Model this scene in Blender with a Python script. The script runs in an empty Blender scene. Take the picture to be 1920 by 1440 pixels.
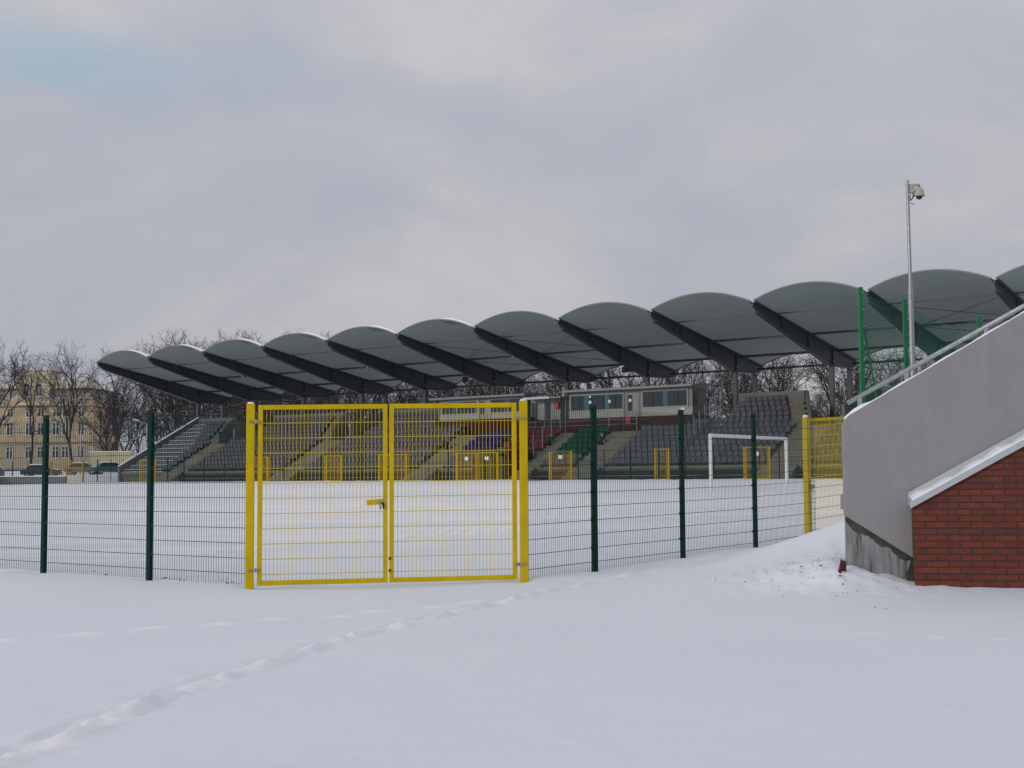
import bpy, math, random
import numpy as np
from mathutils import Vector, Matrix
SC = bpy.context.scene
COL = SC.collection
R = math.radians

# ------------------------------------------------------------------ camera
EYE = 1.40
pitch = math.atan(176 / 2490.0); roll = 0.006
fw = Vector((0, math.cos(pitch), math.sin(pitch))); rt = Vector((1, 0, 0)); up = rt.cross(fw)
rt2 = rt * math.cos(roll) - up * math.sin(roll); up2 = up * math.cos(roll) + rt * math.sin(roll)
cam = bpy.data.cameras.new('camera'); camo = bpy.data.objects.new('camera', cam); COL.objects.link(camo)
M = Matrix((rt2, up2, -fw)).transposed().to_4x4(); M.translation = Vector((0, 0, EYE)); camo.matrix_world = M
cam.sensor_width = 36; cam.lens = 2490 / 1920 * 36; cam.clip_end = 3000; cam.clip_start = 0.1
SC.camera = camo

# ------------------------------------------------------------------ light
SUN_EL, SUN_AZ = R(13), R(238)      # azimuth from +Y towards +X : low winter sun veiled by cloud, behind and left of the camera
SKY_GAIN = 1.0
w = bpy.data.worlds.new('World'); SC.world = w; w.use_nodes = True
nt = w.node_tree; nt.nodes.clear(); N = nt.nodes; L = nt.links
out = N.new('ShaderNodeOutputWorld')
sky = N.new('ShaderNodeTexSky'); sky.sky_type = 'NISHITA'; sky.sun_disc = False
sky.sun_elevation = SUN_EL; sky.sun_rotation = SUN_AZ; sky.air_density = 1.0; sky.dust_density = 3.0
bgs = N.new('ShaderNodeBackground'); bgs.inputs[1].default_value = 0.06; L.new(sky.outputs[0], bgs.inputs[0])
tc = N.new('ShaderNodeTexCoord')
mp = N.new('ShaderNodeMapping'); mp.inputs['Scale'].default_value = (1.0, 1.0, 1.9); mp.inputs['Location'].default_value = (0.35, 0.1, 0.42)
L.new(tc.outputs['Generated'], mp.inputs[0])
def wnoise(scale, detail, rough, dist=0.0):
    n = N.new('ShaderNodeTexNoise'); n.inputs['Scale'].default_value = scale; n.inputs['Detail'].default_value = detail
    n.inputs['Roughness'].default_value = rough; n.inputs['Distortion'].default_value = dist
    L.new(mp.outputs[0], n.inputs['Vector']); return n
n1 = wnoise(3.6, 5, 0.5, 0.5); n2 = wnoise(9.0, 4, 0.55, 0.3)
ad = N.new('ShaderNodeMath'); ad.operation = 'MULTIPLY_ADD'; ad.inputs[1].default_value = 0.38
L.new(n2.outputs[0], ad.inputs[0]); L.new(n1.outputs[0], ad.inputs[2])
cr = N.new('ShaderNodeValToRGB'); L.new(ad.outputs[0], cr.inputs[0])
e = cr.color_ramp.elements
e[0].position = 0.50; e[0].color = (0.435, 0.47, 0.55, 1)
e[1].position = 0.86; e[1].color = (0.59, 0.578, 0.60, 1)
m_ = e.new(0.66); m_.color = (0.495, 0.505, 0.56, 1)
# clouds are thicker and brighter overhead than near the horizon
sx = N.new('ShaderNodeSeparateXYZ'); L.new(tc.outputs['Generated'], sx.inputs[0])
mr = N.new('ShaderNodeMapRange'); mr.inputs[1].default_value = 0.02; mr.inputs[2].default_value = 0.9
mr.inputs[3].default_value = 0.86; mr.inputs[4].default_value = 1.2; L.new(sx.outputs[2], mr.inputs[0])
mx = N.new('ShaderNodeMix'); mx.data_type = 'RGBA'; mx.blend_type = 'MULTIPLY'; mx.inputs[0].default_value = 1
L.new(cr.outputs[0], mx.inputs[6]); L.new(mr.outputs[0], mx.inputs[7])
bgc = N.new('ShaderNodeBackground'); bgc.inputs[1].default_value = 1.0; L.new(mx.outputs[2], bgc.inputs[0])
# a small gap in the cloud at the upper left where the blue shows
vd = N.new('ShaderNodeVectorMath'); vd.operation = 'SUBTRACT'; vd.inputs[1].default_value = (-0.318, 0.902, 0.291)
L.new(tc.outputs['Generated'], vd.inputs[0])
vm = N.new('ShaderNodeMapping'); vm.inputs['Rotation'].default_value = (0, R(18), 0); vm.inputs['Scale'].default_value = (10.5, 10.5, 36.0)
L.new(vd.outputs[0], vm.inputs[0])
vl = N.new('ShaderNodeVectorMath'); vl.operation = 'LENGTH'; L.new(vm.outputs[0], vl.inputs[0])
a2 = N.new('ShaderNodeMath'); a2.operation = 'MULTIPLY_ADD'; a2.inputs[1].default_value = 1.6
L.new(n2.outputs[0], a2.inputs[0]); L.new(vl.outputs['Value'], a2.inputs[2])
gm = N.new('ShaderNodeMapRange'); gm.interpolation_type = 'SMOOTHSTEP'; gm.inputs[1].default_value = 0.9; gm.inputs[2].default_value = 2.1
gm.inputs[3].default_value = 0.42; gm.inputs[4].default_value = 0.0; L.new(a2.outputs[0], gm.inputs[0])
bgv = N.new('ShaderNodeBackground'); bgv.inputs[0].default_value = (0.22, 0.36, 0.47, 1)   # thin veil of lit cloud over the blue
ads = N.new('ShaderNodeAddShader'); L.new(bgs.outputs[0], ads.inputs[0]); L.new(bgv.outputs[0], ads.inputs[1])
ms = N.new('ShaderNodeMixShader'); L.new(gm.outputs[0], ms.inputs[0]); L.new(bgc.outputs[0], ms.inputs[1]); L.new(ads.outputs[0], ms.inputs[2])
L.new(ms.outputs[0], out.inputs[0])
sl = bpy.data.lights.new('sun', 'SUN'); sl.energy = 1.0; sl.angle = R(12); sl.color = (1.0, 0.95, 0.88)
slo = bpy.data.objects.new('sun', sl); COL.objects.link(slo)
sd = Vector((math.sin(SUN_AZ) * math.cos(SUN_EL), math.cos(SUN_AZ) * math.cos(SUN_EL), math.sin(SUN_EL)))
slo.rotation_euler = sd.to_track_quat('Z', 'Y').to_euler(); slo.location = (0, 0, 60)
vs = SC.view_settings; vs.view_transform = 'Standard'; vs.look = 'None'; vs.gamma = 1; vs.exposure = 0.0; vs.use_curve_mapping = False

# ------------------------------------------------------------------ stand frame (u along the stand, v into it)
O = Vector((-41.33, 132.0, 0)); U = Vector((0.79913, -0.60116, 0)); V = Vector((0.60116, 0.79913, 0))
ROT = math.atan2(U.y, U.x)
def S(u, v, z=0.0): return O + U * u + V * v + Vector((0, 0, z))
def uv(x, y):
    dx, dy = x - O.x, y - O.y
    return dx * U.x + dy * U.y, dx * V.x + dy * V.y

# ------------------------------------------------------------------ materials
def mat(name, col, rough=0.7, metal=0.0, noise=0.0, nscale=3.0, bump=0.0, bscale=40.0, spec=0.4, col2=None, snow=0.0, coord='Object'):
    m = bpy.data.materials.new(name); m.use_nodes = True; t = m.node_tree; b = t.nodes['Principled BSDF']
    b.inputs['Base Color'].default_value = (*col, 1); b.inputs['Roughness'].default_value = rough; b.inputs['Metallic'].default_value = metal
    b.inputs['Specular IOR Level'].default_value = spec
    c = t.nodes.new('ShaderNodeTexCoord'); last = None
    if noise > 0 or col2:
        n = t.nodes.new('ShaderNodeTexNoise'); n.inputs['Scale'].default_value = nscale; n.inputs['Detail'].default_value = 5; n.inputs['Roughness'].default_value = 0.6
        t.links.new(c.outputs[coord], n.inputs['Vector'])
        r = t.nodes.new('ShaderNodeValToRGB'); t.links.new(n.outputs[0], r.inputs[0])
        if col2 is None: col2 = tuple(x * (1 + noise) for x in col); colA = tuple(x * (1 - noise) for x in col)
        else: colA = col
        r.color_ramp.elements[0].position = 0.32; r.color_ramp.elements[0].color = (*colA, 1)
        r.color_ramp.elements[1].position = 0.68; r.color_ramp.elements[1].color = (*col2, 1)
        t.links.new(r.outputs[0], b.inputs['Base Color']); last = r.outputs[0]
    if bump > 0:
        n = t.nodes.new('ShaderNodeTexNoise'); n.inputs['Scale'].default_value = bscale; n.inputs['Detail'].default_value = 4
        t.links.new(c.outputs[coord], n.inputs['Vector'])
        bp = t.nodes.new('ShaderNodeBump'); bp.inputs['Strength'].default_value = bump; bp.inputs['Distance'].default_value = 0.02
        t.links.new(n.outputs[0], bp.inputs['Height']); t.links.new(bp.outputs[0], b.inputs['Normal'])
    if snow > 0:   # snow lying on whatever faces the sky
        g = t.nodes.new('ShaderNodeNewGeometry'); s = t.nodes.new('ShaderNodeSeparateXYZ'); t.links.new(g.outputs['Normal'], s.inputs[0])
        n = t.nodes.new('ShaderNodeTexNoise'); n.inputs['Scale'].default_value = 0.9; t.links.new(g.outputs['Position'], n.inputs['Vector'])
        a = t.nodes.new('ShaderNodeMath'); a.operation = 'ADD'; t.links.new(s.outputs[2], a.inputs[0]); t.links.new(n.outputs[0], a.inputs[1])
        q = t.nodes.new('ShaderNodeMapRange'); q.inputs[1].default_value = 1.36 - snow * 0.3; q.inputs[2].default_value = 1.5 - snow * 0.3
        t.links.new(a.outputs[0], q.inputs[0])
        x = t.nodes.new('ShaderNodeMix'); x.data_type = 'RGBA'; t.links.new(q.outputs[0], x.inputs[0])
        if last: t.links.new(last, x.inputs[6])
        else: x.inputs[6].default_value = (*col, 1)
        x.inputs[7].default_value = (0.75, 0.77, 0.8, 1); t.links.new(x.outputs[2], b.inputs['Base Color'])
    return m

MT = {}
MT['green_dark'] = mat('green_paint_dark', (0.001, 0.028, 0.020), 0.55, spec=0.12, noise=0.15, nscale=8)
MT['green_wire'] = mat('green_wire', (0.006, 0.045, 0.045), 0.5)
MT['green_net'] = mat('green_post', (0.01, 0.17, 0.06), 0.45, noise=0.1, nscale=5)
MT['net'] = mat('net_cord', (0.012, 0.14, 0.085), 0.8)
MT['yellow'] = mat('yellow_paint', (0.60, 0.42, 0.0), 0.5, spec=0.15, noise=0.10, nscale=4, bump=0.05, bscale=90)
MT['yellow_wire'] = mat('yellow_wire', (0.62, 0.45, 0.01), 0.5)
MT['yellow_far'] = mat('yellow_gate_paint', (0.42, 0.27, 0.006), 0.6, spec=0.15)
MT['galv'] = mat('galvanised_steel', (0.34, 0.36, 0.375), 0.45, 0.55, noise=0.2, nscale=25)
MT['zinc'] = mat('zinc_bolt', (0.35, 0.33, 0.3), 0.35, 0.8)
MT['black'] = mat('black_rubber', (0.012, 0.012, 0.014), 0.5)
MT['snow'] = mat('snow_patch', (0.84, 0.86, 0.9), 0.75, bump=0.15, bscale=12)
MT['steel'] = mat('dark_steel', (0.052, 0.058, 0.072), 0.5, noise=0.12, nscale=2)
MT['concrete'] = mat('terrace_concrete', (0.125, 0.118, 0.105), 0.9, noise=0.18, nscale=0.9, bump=0.1, bscale=8)
MT['cream'] = mat('stair_concrete', (0.185, 0.17, 0.135), 0.9, noise=0.15, nscale=1.3, bump=0.1, bscale=8)
MT['dkwall'] = mat('dark_base_wall', (0.018, 0.018, 0.018), 0.9, noise=0.3, nscale=0.7)
MT['greywall'] = mat('grey_render', (0.18, 0.177, 0.177), 0.9, noise=0.08, nscale=0.6)
MT['seat_grey'] = mat('grey_seat_plastic', (0.098, 0.101, 0.115), 0.6, spec=0.2, noise=0.12, nscale=1.2)
MT['seat_blue'] = mat('blue_seat_plastic', (0.007, 0.016, 0.12), 0.6, spec=0.2)
MT['seat_red'] = mat('red_seat_plastic', (0.15, 0.007, 0.010), 0.6, spec=0.2)
MT['seat_green'] = mat('green_seat_plastic', (0.004, 0.062, 0.036), 0.6, spec=0.2)
MT['white'] = mat('white_paint', (0.75, 0.75, 0.73), 0.5, noise=0.05, nscale=6)
MT['cabin'] = mat('cabin_cladding', (0.22, 0.22, 0.215), 0.7, noise=0.05, nscale=2)
MT['cabin_light'] = mat('cabin_panel', (0.34, 0.34, 0.31), 0.6, noise=0.05, nscale=2)
MT['cabin_roof'] = mat('cabin_roof_sheet', (0.24, 0.25, 0.255), 0.5, noise=0.06)
MT['teal'] = mat('teal_frame', (0.008, 0.11, 0.16), 0.5)
MT['red'] = mat('red_paint', (0.38, 0.012, 0.015), 0.5)
MT['bin'] = mat('bin_green', (0.006, 0.045, 0.024), 0.5)
MT['dark'] = mat('dark_interior', (0.02, 0.02, 0.022), 0.9)
MT['maroon'] = mat('maroon_panel', (0.09, 0.022, 0.018), 0.8, noise=0.2)
MT['bark'] = mat('winter_bark', (0.030, 0.023, 0.021), 0.95, noise=0.3, nscale=2.5, snow=0.55)
MT['twig'] = mat('winter_twig', (0.050, 0.041, 0.041), 0.95, noise=0.3, nscale=0.4, snow=0.3)
MT['ochre'] = mat('ochre_render', (0.46, 0.365, 0.23), 0.9, noise=0.16, nscale=0.5)
MT['ochre_low'] = mat('ochre_ground_floor', (0.40, 0.32, 0.23), 0.9, noise=0.14, nscale=0.5)
MT['creamwall'] = mat('cream_render', (0.55, 0.51, 0.34), 0.9, noise=0.12, nscale=0.5)
MT['greytop'] = mat('grey_attic_render', (0.30, 0.28, 0.27), 0.9, noise=0.08, nscale=0.5)
MT['cornice'] = mat('cornice_stone', (0.20, 0.13, 0.09), 0.9)
MT['winframe'] = mat('window_frame_white', (0.55, 0.55, 0.52), 0.6)
MT['fabric_white'] = mat('dome_camera_shell', (0.42, 0.42, 0.34), 0.45, noise=0.04)
MT['coping'] = mat('coping_sheet', (0.50, 0.53, 0.54), 0.4, 0.3, noise=0.06, nscale=6)
MT['leaf'] = mat('dead_leaf', (0.028, 0.02, 0.014), 0.9)
MT['carpaint'] = mat('dark_car_paint', (0.03, 0.035, 0.05), 0.3)
MT['cargrey'] = mat('grey_car_paint', (0.2, 0.21, 0.22), 0.35, 0.3)
MT['cargreen'] = mat('blue_green_car_paint', (0.03, 0.09, 0.10), 0.3)
MT['rust'] = mat('rusty_brick', (0.07, 0.022, 0.015), 0.9, noise=0.3, nscale=14, bump=0.4)

def seat_variation(m):
    t = m.node_tree; b = t.nodes['Principled BSDF']; oi = t.nodes.new('ShaderNodeObjectInfo'); q = t.nodes.new('ShaderNodeMapRange')
    q.inputs[3].default_value = 0.85; q.inputs[4].default_value = 1.15; t.links.new(oi.outputs['Random'], q.inputs[0])
    x = t.nodes.new('ShaderNodeMix'); x.data_type = 'RGBA'; x.blend_type = 'MULTIPLY'; x.inputs[0].default_value = 1
    src = b.inputs['Base Color'].links
    if src: t.links.new(src[0].from_socket, x.inputs[6])
    else: x.inputs[6].default_value = b.inputs['Base Color'].default_value
    t.links.new(q.outputs[0], x.inputs[7]); t.links.new(x.outputs[2], b.inputs['Base Color'])
for k_ in ('grey', 'blue', 'red', 'green'): seat_variation(MT['seat_'+k_])
def glass_mat(name, col, rough=0.06):
    m = bpy.data.materials.new(name); m.use_nodes = True; b = m.node_tree.nodes['Principled BSDF']
    b.inputs['Base Color'].default_value = (*col, 1); b.inputs['Roughness'].default_value = rough; b.inputs['Specular IOR Level'].default_value = 0.6
    return m
MT['glass'] = glass_mat('window_glass', (0.028, 0.04, 0.045))
MT['pane'] = glass_mat('building_pane', (0.02, 0.022, 0.026), 0.15)
MT['dome'] = glass_mat('smoked_dome', (0.03, 0.015, 0.02), 0.1)

def snow_ground():
    m = bpy.data.materials.new('snow_cover'); m.use_nodes = True; t = m.node_tree; b = t.nodes['Principled BSDF']
    b.inputs['Roughness'].default_value = 0.7; b.inputs['Specular IOR Level'].default_value = 0.25
    g = t.nodes.new('ShaderNodeNewGeometry')
    n = t.nodes.new('ShaderNodeTexNoise'); n.inputs['Scale'].default_value = 0.35; n.inputs['Detail'].default_value = 6
    t.links.new(g.outputs['Position'], n.inputs['Vector'])
    r = t.nodes.new('ShaderNodeValToRGB'); t.links.new(n.outputs[0], r.inputs[0])
    r.color_ramp.elements[0].position = 0.3; r.color_ramp.elements[0].color = (0.76, 0.805, 0.86, 1)
    r.color_ramp.elements[1].position = 0.7; r.color_ramp.elements[1].color = (0.815, 0.845, 0.895, 1)
    # trodden snow is loose and whiter; the trail's lit brightness is painted in too
    at = t.nodes.new('ShaderNodeAttribute'); at.attribute_name = 'churned_lit'
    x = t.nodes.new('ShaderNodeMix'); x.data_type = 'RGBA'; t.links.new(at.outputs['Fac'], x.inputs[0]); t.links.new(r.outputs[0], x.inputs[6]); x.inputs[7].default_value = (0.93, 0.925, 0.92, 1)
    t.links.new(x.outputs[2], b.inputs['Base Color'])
    n2 = t.nodes.new('ShaderNodeTexNoise'); n2.inputs['Scale'].default_value = 7; n2.inputs['Detail'].default_value = 7; n2.inputs['Roughness'].default_value = 0.6
    t.links.new(g.outputs['Position'], n2.inputs['Vector'])
    bp = t.nodes.new('ShaderNodeBump'); bp.inputs['Strength'].default_value = 0.35; bp.inputs['Distance'].default_value = 0.02
    t.links.new(n2.outputs[0], bp.inputs['Height']); t.links.new(bp.outputs[0], b.inputs['Normal'])
    return m
MT['ground'] = snow_ground()

def membrane():
    m = bpy.data.materials.new('roof_membrane'); m.use_nodes = True; t = m.node_tree; t.nodes.clear()
    o = t.nodes.new('ShaderNodeOutputMaterial'); d = t.nodes.new('ShaderNodeBsdfDiffuse'); tr = t.nodes.new('ShaderNodeBsdfTranslucent')
    mxs = t.nodes.new('ShaderNodeMixShader'); mxs.inputs[0].default_value = 0.22
    c = t.nodes.new('ShaderNodeTexCoord'); w_ = t.nodes.new('ShaderNodeTexWave'); w_.bands_direction = 'Y'
    w_.inputs['Scale'].default_value = 0.75; w_.inputs['Distortion'].default_value = 1.2; w_.inputs['Detail'].default_value = 3; w_.inputs['Detail Scale'].default_value = 0.8
    t.links.new(c.outputs['Object'], w_.inputs['Vector'])
    r = t.nodes.new('ShaderNodeValToRGB'); t.links.new(w_.outputs[0], r.inputs[0])
    r.color_ramp.elements[0].color = (0.272, 0.315, 0.305, 1); r.color_ramp.elements[1].color = (0.31, 0.352, 0.34, 1)
    r.color_ramp.elements[0].position = 0.2
    for q in (d, tr): t.links.new(r.outputs[0], q.inputs[0])
    t.links.new(d.outputs[0], mxs.inputs[1]); t.links.new(tr.outputs[0], mxs.inputs[2]); t.links.new(mxs.outputs[0], o.inputs[0])
    return m
MT['membrane'] = membrane()

def brick(name, c1, c2, mortar, scale=1.0, bw=0.26, rh=0.077, ms=0.008, bump=0.6):
    m = bpy.data.materials.new(name); m.use_nodes = True; t = m.node_tree; b = t.nodes['Principled BSDF']; b.inputs['Roughness'].default_value = 0.85
    b.inputs['Specular IOR Level'].default_value = 0.25
    c = t.nodes.new('ShaderNodeTexCoord'); s = t.nodes.new('ShaderNodeSeparateXYZ'); k = t.nodes.new('ShaderNodeCombineXYZ')
    t.links.new(c.outputs['Object'], s.inputs[0])
    a = t.nodes.new('ShaderNodeMath'); a.operation = 'ADD'; t.links.new(s.outputs[0], a.inputs[0]); t.links.new(s.outputs[1], a.inputs[1])
    t.links.new(a.outputs[0], k.inputs[0]); t.links.new(s.outputs[2], k.inputs[1])
    q = t.nodes.new('ShaderNodeTexBrick'); t.links.new(k.outputs[0], q.inputs['Vector'])
    q.inputs['Scale'].default_value = scale; q.inputs['Brick Width'].default_value = bw; q.inputs['Row Height'].default_value = rh
    q.inputs['Mortar Size'].default_value = ms; q.inputs['Mortar Smooth'].default_value = 0.3; q.inputs['Bias'].default_value = -0.1
    q.inputs['Color1'].default_value = (*c1, 1); q.inputs['Color2'].default_value = (*c2, 1); q.inputs['Mortar'].default_value = (*mortar, 1)
    n = t.nodes.new('ShaderNodeTexNoise'); n.inputs['Scale'].default_value = 9; n.inputs['Detail'].default_value = 6; t.links.new(c.outputs['Object'], n.inputs['Vector'])
    mr_ = t.nodes.new('ShaderNodeMapRange'); mr_.inputs[1].default_value = 0.3; mr_.inputs[2].default_value = 0.7; mr_.inputs[3].default_value = 0.84; mr_.inputs[4].default_value = 1.14
    t.links.new(n.outputs[0], mr_.inputs[0])
    x = t.nodes.new('ShaderNodeMix'); x.data_type = 'RGBA'; x.blend_type = 'MULTIPLY'; x.inputs[0].default_value = 1
    t.links.new(q.outputs[0], x.inputs[6]); t.links.new(mr_.outputs[0], x.inputs[7]); t.links.new(x.outputs[2], b.inputs['Base Color'])
    bp = t.nodes.new('ShaderNodeBump'); bp.inputs['Strength'].default_value = bump; bp.inputs['Distance'].default_value = 0.012; bp.invert = True
    t.links.new(q.outputs['Fac'], bp.inputs['Height'])
    n3 = t.nodes.new('ShaderNodeTexNoise'); n3.inputs['Scale'].default_value = 60; t.links.new(c.outputs['Object'], n3.inputs['Vector'])
    b2 = t.nodes.new('ShaderNodeBump'); b2.inputs['Strength'].default_value = 0.3; b2.inputs['Distance'].default_value = 0.004
    t.links.new(n3.outputs[0], b2.inputs['Height']); t.links.new(bp.outputs[0], b2.inputs['Normal']); t.links.new(b2.outputs[0], b.inputs['Normal'])
    return m
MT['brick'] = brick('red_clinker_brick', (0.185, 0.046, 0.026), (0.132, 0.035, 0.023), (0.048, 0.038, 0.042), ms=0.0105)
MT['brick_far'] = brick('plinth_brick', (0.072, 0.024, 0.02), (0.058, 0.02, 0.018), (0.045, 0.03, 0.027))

def plaster():
    m = mat('grey_plaster', (0.285, 0.276, 0.28), 0.92, noise=0.04, nscale=1.6, bump=0.25, bscale=140)
    t = m.node_tree; b = t.nodes['Principled BSDF']; c = t.nodes.new('ShaderNodeTexCoord')
    mp_ = t.nodes.new('ShaderNodeMapping'); mp_.inputs['Scale'].default_value = (7, 7, 0.7); t.links.new(c.outputs['Object'], mp_.inputs[0])
    n = t.nodes.new('ShaderNodeTexNoise'); n.inputs['Scale'].default_value = 1.5; n.inputs['Detail'].default_value = 6; t.links.new(mp_.outputs[0], n.inputs['Vector'])
    q = t.nodes.new('ShaderNodeMapRange'); q.inputs[1].default_value = 0.35; q.inputs[2].default_value = 0.68; q.inputs[3].default_value = 1.01; q.inputs[4].default_value = 0.95
    t.links.new(n.outputs[0], q.inputs[0])
    x = t.nodes.new('ShaderNodeMix'); x.data_type = 'RGBA'; x.blend_type = 'MULTIPLY'; x.inputs[0].default_value = 1
    t.links.new(b.inputs['Base Color'].links[0].from_socket, x.inputs[6]); t.links.new(q.outputs[0], x.inputs[7]); t.links.new(x.outputs[2], b.inputs['Base Color'])
    return m
MT['plaster'] = plaster()
def stained():
    m = bpy.data.materials.new('stained_concrete'); m.use_nodes = True; t = m.node_tree; b = t.nodes['Principled BSDF']; b.inputs['Roughness'].default_value = 0.9
    c = t.nodes.new('ShaderNodeTexCoord')
    mp_ = t.nodes.new('ShaderNodeMapping'); mp_.inputs['Scale'].default_value = (9, 9, 1.3); t.links.new(c.outputs['Object'], mp_.inputs[0])
    n = t.nodes.new('ShaderNodeTexNoise'); n.inputs['Scale'].default_value = 1.6; n.inputs['Detail'].default_value = 7; n.inputs['Roughness'].default_value = 0.65
    t.links.new(mp_.outputs[0], n.inputs['Vector'])
    r = t.nodes.new('ShaderNodeValToRGB'); t.links.new(n.outputs[0], r.inputs[0]); E_ = r.color_ramp.elements
    E_[0].position = 0.30; E_[0].color = (0.05, 0.048, 0.045, 1); E_[1].position = 0.72; E_[1].color = (0.34, 0.345, 0.36, 1)
    z = E_.new(0.46); z.color = (0.20, 0.20, 0.205, 1)
    n2 = t.nodes.new('ShaderNodeTexNoise'); n2.inputs['Scale'].default_value = 3.0; n2.inputs['Detail'].default_value = 6; t.links.new(c.outputs['Object'], n2.inputs['Vector'])
    r2 = t.nodes.new('ShaderNodeValToRGB'); t.links.new(n2.outputs[0], r2.inputs[0]); r2.color_ramp.elements[0].position = 0.58; r2.color_ramp.elements[1].position = 0.72
    x = t.nodes.new('ShaderNodeMix'); x.data_type = 'RGBA'; t.links.new(r2.outputs[0], x.inputs[0]); t.links.new(r.outputs[0], x.inputs[6]); x.inputs[7].default_value = (0.16, 0.12, 0.08, 1)
    t.links.new(x.outputs[2], b.inputs['Base Color'])
    bp = t.nodes.new('ShaderNodeBump'); bp.inputs['Strength'].default_value = 0.5; bp.inputs['Distance'].default_value = 0.02; t.links.new(n.outputs[0], bp.inputs['Height']); t.links.new(bp.outputs[0], b.inputs['Normal'])
    return m
MT['stained'] = stained()
MT['damp'] = mat('damp_concrete_band', (0.055, 0.052, 0.046), 0.85, noise=0.4, nscale=9, bump=0.4, bscale=40)

# ------------------------------------------------------------------ mesh helpers
class MB:
    def __init__(s): s.v = []; s.f = []
    def add(s, vs, fs):
        b = len(s.v); s.v += [tuple(p) for p in vs]; s.f += [tuple(i + b for i in f) for f in fs]
    def box(s, x0, x1, y0, y1, z0, z1):
        s.add([(x0,y0,z0),(x1,y0,z0),(x1,y1,z0),(x0,y1,z0),(x0,y0,z1),(x1,y0,z1),(x1,y1,z1),(x0,y1,z1)],
              [(0,3,2,1),(4,5,6,7),(0,1,5,4),(1,2,6,5),(2,3,7,6),(3,0,4,7)])
    def bar(s, p, q, wd, h, side=None):
        p = Vector(p); q = Vector(q); d = (q - p).normalized()
        a = side.normalized() if side is not None else (Vector((0,0,1)).cross(d) if abs(d.z) < 0.99 else Vector((1,0,0)))
        a = (a - d * a.dot(d)).normalized(); b = d.cross(a)
        a = a * wd / 2; b = b * h / 2
        s.add([p-a-b, p+a-b, p+a+b, p-a+b, q-a-b, q+a-b, q+a+b, q-a+b], [(0,3,2,1),(4,5,6,7),(0,1,5,4),(1,2,6,5),(2,3,7,6),(3,0,4,7)])
    def tube(s, p, q, r, n=8, r2=None, cap=True):
        p = Vector(p); q = Vector(q); d = q - p
        if d.length < 1e-6: return
        d.normalize(); r2 = r if r2 is None else r2
        a = d.cross(Vector((0,0,1))) if abs(d.z) < 0.95 else d.cross(Vector((1,0,0)))
        a.normalize(); b = d.cross(a); vs = []
        for c, rr in ((p, r), (q, r2)):
            for i in range(n):
                t = 2*math.pi*i/n; vs.append(c + a*(math.cos(t)*rr) + b*(math.sin(t)*rr))
        fs = [(i, (i+1) % n, n+(i+1) % n, n+i) for i in range(n)]
        if cap: fs += [tuple(range(n-1, -1, -1)), tuple(range(n, 2*n))]
        s.add(vs, fs)
    def path(s, pts, r, n=8):
        for a, b in zip(pts[:-1], pts[1:]): s.tube(a, b, r, n)
    def prism(s, poly, off):      # poly: list of 3d points, extruded by off
        off = Vector(off); n = len(poly); vs = [Vector(p) for p in poly] + [Vector(p) + off for p in poly]
        s.add(vs, [tuple(range(n-1, -1, -1)), tuple(range(n, 2*n))] + [(i, (i+1) % n, n+(i+1) % n, n+i) for i in range(n)])
    def lathe(s, prof, c, n=24):
        vs = []; fs = []
        for r_, z_ in prof:
            for i in range(n):
                t = 2*math.pi*i/n; vs.append((c[0]+r_*math.cos(t), c[1]+r_*math.sin(t), c[2]+z_))
        for j in range(len(prof)-1):
            for i in range(n): fs.append((j*n+i, j*n+(i+1) % n, (j+1)*n+(i+1) % n, (j+1)*n+i))
        s.add(vs, fs)
    def build(s, name, m, parent=None, smooth=False, bevel=0.0, fixn=True):
        me = bpy.data.meshes.new(name); me.from_pydata(s.v, [], s.f); me.materials.append(MT[m] if isinstance(m, str) else m)
        if fixn:
            import bmesh
            b = bmesh.new(); b.from_mesh(me); bmesh.ops.recalc_face_normals(b, faces=b.faces); b.to_mesh(me); b.free()
        if smooth: me.polygons.foreach_set('use_smooth', [True]*len(me.polygons))
        me.update()
        o = bpy.data.objects.new(name, me); COL.objects.link(o)
        if parent: o.parent = parent
        if bevel:
            bm_ = o.modifiers.new('bevel', 'BEVEL'); bm_.width = bevel; bm_.segments = 2; bm_.limit_method = 'ANGLE'
        return o
def tag(o, label=None, cat=None, group=None, kind=None):
    if label: o['label'] = label
    if cat: o['category'] = cat
    if group: o['group'] = group
    if kind: o['kind'] = kind
    return o
def empty(name, loc=(0,0,0), rz=0.0, **k):
    o = bpy.data.objects.new(name, None); o.empty_display_size = 0.3; COL.objects.link(o); o.location = loc; o.rotation_euler = (0,0,rz)
    return tag(o, **k)
def part(name, m, parent, *fns, **k):
    b = MB()
    for f in fns: f(b)
    return b.build(name, m, parent, **k)

# ------------------------------------------------------------------ ground (one sheet)
def ss(a, b, x): t = np.clip((x-a)/(b-a), 0, 1); return t*t*(3-2*t)
def base_h(x, y):
    u, v = uv(x, y)
    lin = 1.22 + 0.02*(v+6)
    k = 0.02; low = np.where(lin > 0.3, lin, k*np.log1p(np.exp(np.clip(lin/k, -50, 50))))
    h = np.where(v < -6, low, 1.22)
    inst = ss(-4, -1.5, u)                                   # 1 where the stand stands
    drop = 1.22 - 0.34*ss(-5.6, -3.6, v) + 2.2*ss(19, 45, v)
    rise = 1.22 + 0.035*np.clip(v+6, 0, 65) + 0.5*ss(-8, -3, v)*np.exp(-((u+2)/5.0)**2)
    h = np.where(v > -6, drop*inst + rise*(1-inst), h)
    return h
TRACK = [(-2.75,5.2),(-2.62,6.6),(-2.5,7.57),(-2.34,8.44),(-2.05,9.68),(-1.73,10.83),(-1.33,12.29),(-0.87,13.42),(-0.37,14.78),(0.25,16.2),(0.95,17.4),(1.7,18.6),(2.5,19.9),(3.2,21.0)]
rng = random.Random(4)
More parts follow.
